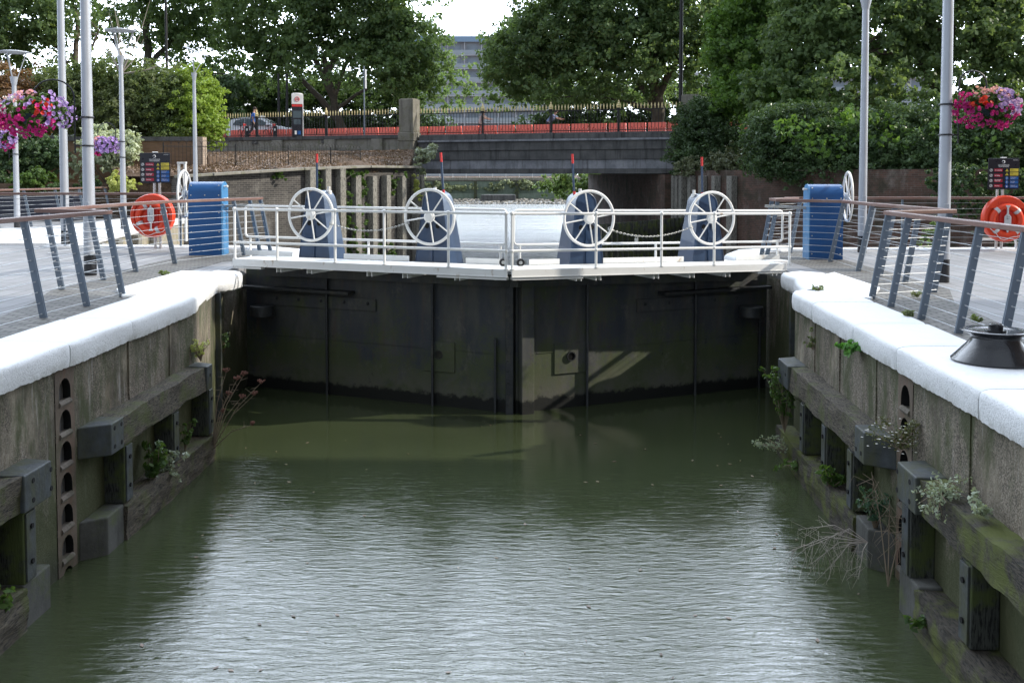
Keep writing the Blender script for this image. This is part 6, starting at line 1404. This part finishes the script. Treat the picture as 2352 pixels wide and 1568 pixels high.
shrub('variegated_bush','silver edged leafy shrub hanging behind the slim lamp post basket',[QB(265,350,36.8,45,.7,45),QB(300,330,36.9,25,.6,35),QB(230,320,37,30,.6,35),QB(195,380,37,25,.6,70)],13000,.1,216,'leafV',stem=((-14.3,37,0),5,.04))
shrub('round_shrub','low rounded mid green shrub under the brick wall at left',[QB(65,418,35,42,.6,24),QB(90,405,35,25,.6,20)],3500,.12,217,'leafD',stem=((-17,35,.5),4,.02))
shrub('yellow_shrub','small yellow green dome shrub beside the slim lamp post',[QB(275,418,34.6,28,.5,22),QB(285,425,34.6,30,.5,14)],2600,.11,218,'leafY',stem=((-13.6,34.6,.5),4,.02))
shrub('ground_ivy','dark low shrub in the planter between the lamp posts',[QB(200,425,34.8,30,.4,18),QB(130,430,34.8,20,.4,12)],1800,.11,219,'leafB')
# bare pale branches beside the slim post head
t=thing('bare_sapling','leafless pale sapling branches fanning above the left bushes','tree',(-14,40,2.5)); mb=MB(); b0=Q(278,170,40)
for x,y in ((258,-10),(310,40),(345,0),(236,90),(215,70),(360,150),(330,90),(270,40),(250,30),(390,140)):
    e=Q(x,y,40.2); m=b0.lerp(e,.55)+Vector((.1,0,-.1)); mb.tube([b0,m,e],[.03,.018,.006],5)
mb.tube([(b0.x,40,2.3),b0],[.05,.035],6); mb.build('branches',M['paletwig'],t)
# ivy on left quay wall
shrub('wall_ivy','green ivy trailing down between the grey timber piles of the left quay wall',[(*on_poly(QW,x,.15)[0].to_2d(),z,rx,.15,rz) for x,z,rx,rz in ((722,1.4,.25,.5),(735,.9,.2,.4),(792,.3,.22,1.2),(800,-.6,.3,.9),(826,.6,.25,1.3),(826,-.8,.3,1.2),(905,1.5,.6,.2),(897,1.0,.2,.5),(800,1.6,.5,.15),(640,1.55,.35,.2),(700,-1.5,.6,.6),(800,-1.8,1,.6),(870,-1.7,.8,.5))],6500,.12,221,'leafD','ivy',up=.1,clump=.5)
b=on_poly(QW,960,.0)[0]; pz=Q(975,370,46)
shrub('buddleia','loose arching buddleia growing from the corner of the bridge pier',[QB(975,365,46,24,.4,34),QB(990,350,46,16,.4,24),QB(965,390,46,14,.4,14)],900,.16,222,'leafE',stem=((-4.5,46,1.7),9,.02),clump=.5)
shrub('wall_creeper','yellowish creeper on the quay wall corner pile',[QB(960,440,44.6,10,.2,40),QB(958,410,44.6,8,.2,16)],600,.1,223,'leafY','creeper',clump=.6)
# ================================================================= WEEDS ON THE LOCK WALLS
def weed(name,label,p,h,spread,n,size,seed,mat,stems=9,droop=0.,dirv=(0,0,1),cat='weed',group=None,stemmat='twig'):
    p=Vector(p); rn=random.Random(seed); root=thing(name,label,cat,p,0,group); mb=MB(); bl=[]
    d=Vector(dirv).normalized()
    for k in range(stems):
        e=p+d*h*rn.uniform(.55,1)+Vector((rn.uniform(-1,1)*spread,rn.uniform(-1,1)*spread,rn.uniform(-.3,.3)*spread-droop*rn.random())); m=p.lerp(e,.5)+Vector((rn.uniform(-.2,.2)*spread,rn.uniform(-.2,.2)*spread,.12*h))
        mb.tube([p,m,e],[.005,.004,.002],4)
        for f in (.35,.6,.85,1): q=p.lerp(m,f*2) if f<.5 else m.lerp(e,f*2-1); bl.append((q.x,q.y,q.z,spread*.22,spread*.22,spread*.2))
    mb.build('stems',M[stemmat],root)
    if n: leaves('leaves',bl,n,size,M[mat],root,seed,clump=.9,shell=.2,aspect=2.0,nc=len(bl)*2)
    return root
p=WfL(SfL(10.75),.16,-1.8); weed('nettle_clump','fresh green nettle clump on the lower left fender',p,.42,.17,420,.06,301,'leafD',14)
p=WfL(SfL(11.15),.2,-1.8); weed('trailing_weed','grey green weed trailing to the water beside the nettles',p,.3,.2,320,.05,302,'leafE',12,.35)
p=WfL(SfL(11.85),.14,-1.75); weed('small_fern','small fern between the last two left fender posts',p,.38,.1,170,.05,303,'leafD',7)
p=WfL(SfL(12.6),.1,-.8); weed('dry_grass_tuft','dry yellow green tuft at the end block of the left fender',p,.3,.12,350,.03,304,'leafY',22)
p=WfL(SfL(7.55),.2,-1.85); weed('corner_weed','leafy weed at the waterline in the lower left corner',p,.25,.13,130,.07,305,'leafD',8)
p=Vector((-4.5,15.4,-1.2)); weed('quoin_fern','dark fern on the gate recess wall at left',p,.3,.14,220,.05,306,'leafB',8)
# dried hogweed
t=thing('dry_hogweed','tall dried brown hogweed with umbrella seed heads leaning over the water','dead plant',WfL(SfL(12.6),.25,-1.9)); b0=WfL(SfL(12.6),.22,-1.95); st=MB(); hd=[]
for xy,Yd in (((520,852),12.6),((560,860),12.5),((600,878),12.4),((585,905),12.5),((555,912),12.5),((545,870),12.6),((525,905),12.6),((580,975),12.3),((512,945),12.6)):
    e=Q(xy[0],xy[1],Yd); m=b0.lerp(e,.55)+Vector((-.03,0,.06)); st.tube([b0,m,e],[.009,.006,.003],5); hd.append((e,.05 if xy[1]<930 else .03))
    for k in range(4): q=m.lerp(e,.2+.2*k); w=q+Vector((random.uniform(-.1,.1),random.uniform(-.08,.08),random.uniform(-.02,.1))); st.tube([q,w],[.003,.0015],4)
st.build('stems',M['twig'],t)
hm=MB()
for e,r in hd:
    for k in range(26):
        a=random.uniform(0,2*PI); q=r*math.sqrt(random.random()); w=e+Vector((math.cos(a)*q,math.sin(a)*q,.03-q*q*6+random.uniform(-.012,.012))); hm.tube([e+Vector((0,0,-.02)),w],[.0015,.001],3,caps=False); hm.sphere(w,.0075,5,4)
hm.build('seed_heads',M['seed'],t)
# right side plants
p=WfR(SfR(10.15),.02,-.22); weed('bright_weed','bright green leafy weed sprouting just under the right coping',p,.16,.12,420,.05,311,'leafA2',16,.12,(-.6,0,.5))
p=WfR(SfR(8.55),.15,-.8); weed('daisy_clump','daisy clump with tiny white flowers on the right fender end block',p,.22,.22,800,.026,312,'leafK2',16,.05)
fl=MB(); rn=random.Random(3)
for k in range(46): q=p+Vector((rn.uniform(-.25,.12),rn.uniform(-.28,.25),rn.uniform(.0,.22))); fl.lathe([(.001,.003),(.012,.0)],q,7)
fl.build('daisy_flowers',M['whitef'],[o for o in bpy.data.objects if o.name.startswith('daisy_clump')][0])
p=WfR(SfR(7.35),.2,-.8); weed('silver_weed','large silvery green weed on the mossy right fender beam',p,.16,.2,700,.028,313,'leafE',20,.3)
p=WfR(SfR(6.85),.12,-.8); weed('silver_weed','small silvery weed nearer the camera on the mossy right beam',p,.14,.12,200,.04,314,'leafE',10,.05)
p=WfR(SfR(9.2),.12,-1.78); weed('vetch_clump','blue green vetch clump between right fender posts near the ladder',p,.42,.15,420,.045,315,'leafB2',14)
p=WfR(SfR(10.5),.2,-1.78); weed('dock_leaves','broad leaved green weed on the right lower fender ledge',p,.24,.12,110,.085,316,'leafD',8)
p=WfR(SfR(12.7),.2,-1.75); weed('tall_willowherb','tall green and silver willowherb at the far end of the right fender',p,.85,.18,800,.05,317,'leafD',18,.05,(-.12,0,1))
p=WfR(SfR(12.3),.3,-1.9); weed('silver_spray','pale silver spray leaning over the water at the far end of the right wall',p,.24,.18,500,.028,318,'leafE',16,.0,(-.8,0,.6))
p=WfR(SfR(11.9),.22,-1.95); weed('low_weed','small green weed at the waterline below the willowherb',p,.2,.12,160,.05,319,'leafD',8,.1,(-.6,0,.3))
p=WfR(SfR(12.0),.03,-.55); weed('wall_moss_fern','thin yellow green creeper growing down the right wall face',p,.3,.09,330,.03,320,'leafC',10,.25,(0,0,.2))
p=WfR(SfR(7.55),.2,-1.95); weed('waterline_weed','little fresh green weed at the water on the right lower fender',p,.14,.08,70,.07,321,'leafD',5,.05,(-.5,0,.5))
def deadbranch(label,p,ends,r,seed,mat='paletwig'):
    rn=random.Random(seed); t=thing('dead_branch',label,'dead branch',p); mb=MB(); p=Vector(p)
    for e in ends:
        e=Vector(e); m=p.lerp(e,.5)+Vector((0,0,.1)); mb.tube([p,m,e],[r,r*.7,r*.35],5)
        for k in range(14):
            q=m.lerp(e,rn.random()); w=q+Vector((rn.uniform(-.16,.1),rn.uniform(-.14,.14),rn.uniform(-.22,.06))); w2=w+Vector((rn.uniform(-.08,.08),rn.uniform(-.08,.08),rn.uniform(-.14,.02))); mb.tube([q,w,w2],[r*.35,r*.25,r*.1],4)
    mb.build('branches',M[mat],t); return t
p=WfR(SfR(9.0),.25,-1.8); deadbranch('bare grey branch sprawling over the water below the right ladder',p,[p+Vector((-.75,.0,-.1)),p+Vector((-.55,.2,.05)),p+Vector((-.4,-.2,-.15)),p+Vector((-.2,-.35,-.2)),p+Vector((-.62,-.15,.0)),p+Vector((-.1,.15,-.25)),p+Vector((-.5,.05,-.22)),p+Vector((-.3,.1,.02))],.006,5)
p=WfR(SfR(8.25),.3,-1.9); deadbranch('tall rusty dead stalk standing against the right fender post',p,[p+Vector((.0,.0,.75)),p+Vector((-.12,.1,.95)),p+Vector((.14,-.05,.6))],.006,6,'twig')
# small tufts on the coping edges
for i,(xD,yD,n,lab) in enumerate(((374,633,150,'grass tuft at the joint of left setts and coping'),(1880,660+8,60,'tiny tuft on the right coping step'),(2085,727,120,'grass tuft between right setts and coping'),(2247,742,110,'grass tuft by the third right railing post'),(2105,681,60,'small tuft on the right setts'))):
    p=G(xD,yD,.03); weed('grass_tuft',lab,p,.06,.08,n*2,.03,330+i,'leafC',12,0,(0,0,1),'grass tuft','grass tufts on the quay')
rng=np.random.default_rng(12); n=90; X=rng.uniform(-3.6,3.3,n); Y=rng.uniform(5.5,14.5,n)**1.0; Vv=[]; 
for x,y in zip(X,Y):
    a=rng.uniform(0,6.28); s_=rng.uniform(.012,.035); c_=np.array([x,y,WZ+.006]); A_=np.array([math.cos(a),math.sin(a),0])*s_; B_=np.array([-math.sin(a),math.cos(a),0])*s_*.5; Vv+=[c_-A_,c_-B_,c_+A_+np.array([0,0,.004]),c_+B_]
o=leafmesh('floating_leaves',np.array(Vv),np.arange(4*n).reshape(n,4),M['litter'],None); tag(o,'scattered small fallen leaves and specks floating on the lock water','floating leaves',kind='stuff')
# ================================================================= BUILDING THAT SHADES THE LOCK, LIGHT, CAMERA
t=thing('riverside_building','tall brick riverside building beside the right quay','building',(24,-8,0))
mb=MB(); mb.box((24,-9.2,12),(14,42,24)); mb.build('wall',M['brickb'],t,uv=True); wn=MB(); fr=MB()
for z in range(1,8):
    for y in range(-28,12,4): wn.box((16.98,y,z*3),(.06,1.8,1.7)); fr.box((16.95,y,z*3-.92),(.2,2,.1))
wn.build('windows',M['glass'],t); fr.build('sills',M['appr'],t)
SA=R(91.6); SE=R(31)
S=Vector((math.cos(SE)*math.sin(SA),math.cos(SE)*math.cos(SA),math.sin(SE)))
l=bpy.data.lights.new('sun','SUN'); l.energy=4.2; l.angle=R(.55); l.color=(1,.93,.82); lo_=bpy.data.objects.new('sun',l); COL.objects.link(lo_); lo_.rotation_euler=(-S).to_track_quat('-Z','Y').to_euler(); lo_.location=(30,0,40)
w=bpy.data.worlds.new('World'); scene.world=w; w.use_nodes=True; nt=w.node_tree; nt.nodes.clear(); out=nt.nodes.new('ShaderNodeOutputWorld'); bg=nt.nodes.new('ShaderNodeBackground')
sk=nt.nodes.new('ShaderNodeTexSky'); sk.sky_type='NISHITA'; sk.sun_disc=False; sk.sun_elevation=SE; sk.sun_rotation=SA; sk.dust_density=2.5; sk.air_density=1.1
tc=nt.nodes.new('ShaderNodeTexCoord'); mp=nt.nodes.new('ShaderNodeMapping'); mp.inputs['Scale'].default_value=(1,1,2.4); nt.links.new(tc.outputs['Generated'],mp.inputs[0])
nz=nt.nodes.new('ShaderNodeTexNoise'); nz.inputs['Scale'].default_value=2.2; nz.inputs['Detail'].default_value=7; nz.inputs['Roughness'].default_value=.6; nt.links.new(mp.outputs[0],nz.inputs['Vector'])
mr=nt.nodes.new('ShaderNodeMapRange'); mr.inputs[1].default_value=.32; mr.inputs[2].default_value=.6; mr.inputs[3].default_value=.55; mr.inputs[4].default_value=1; nt.links.new(nz.outputs[0],mr.inputs[0])
mx=nt.nodes.new('ShaderNodeMix'); mx.data_type='RGBA'; nt.links.new(mr.outputs[0],mx.inputs[0]); nt.links.new(sk.outputs[0],mx.inputs[6]); mx.inputs[7].default_value=(7.4,8.3,9.6,1)
sx_=nt.nodes.new('ShaderNodeSeparateXYZ'); nt.links.new(tc.outputs['Generated'],sx_.inputs[0])
gl=nt.nodes.new('ShaderNodeMapRange'); gl.interpolation_type='SMOOTHSTEP'; gl.inputs[1].default_value=.2; gl.inputs[2].default_value=.92; gl.inputs[3].default_value=.72; gl.inputs[4].default_value=5.4; nt.links.new(sx_.outputs[1],gl.inputs[0])
vm=nt.nodes.new('ShaderNodeVectorMath'); vm.operation='SCALE'; nt.links.new(mx.outputs[2],vm.inputs[0]); nt.links.new(gl.outputs[0],vm.inputs['Scale']); nt.links.new(vm.outputs[0],bg.inputs[0]); bg.inputs[1].default_value=.13; nt.links.new(bg.outputs[0],out.inputs[0])
cam=bpy.data.cameras.new('camera'); cam.lens=35; cam.sensor_width=36; cam.sensor_fit='HORIZONTAL'; cam.shift_y=-(784-YO)/2352; cam.clip_end=3000; cam.clip_start=.05
co=bpy.data.objects.new('camera',cam); COL.objects.link(co); co.location=(0,0,EYE); co.rotation_euler=(PI/2-TH,0,0); scene.camera=co
scene.view_settings.view_transform='Standard'; scene.view_settings.look='None'; scene.view_settings.gamma=1; scene.view_settings.exposure=.2
scene.render.engine='CYCLES'; scene.cycles.max_bounces=6; scene.cycles.transparent_max_bounces=6; scene.cycles.use_denoising=True
for o in bpy.data.objects:
    if o.type=='MESH' and o.parent is None and not o.get('kind') and not o.get('category'): print('UNTAGGED',o.name)
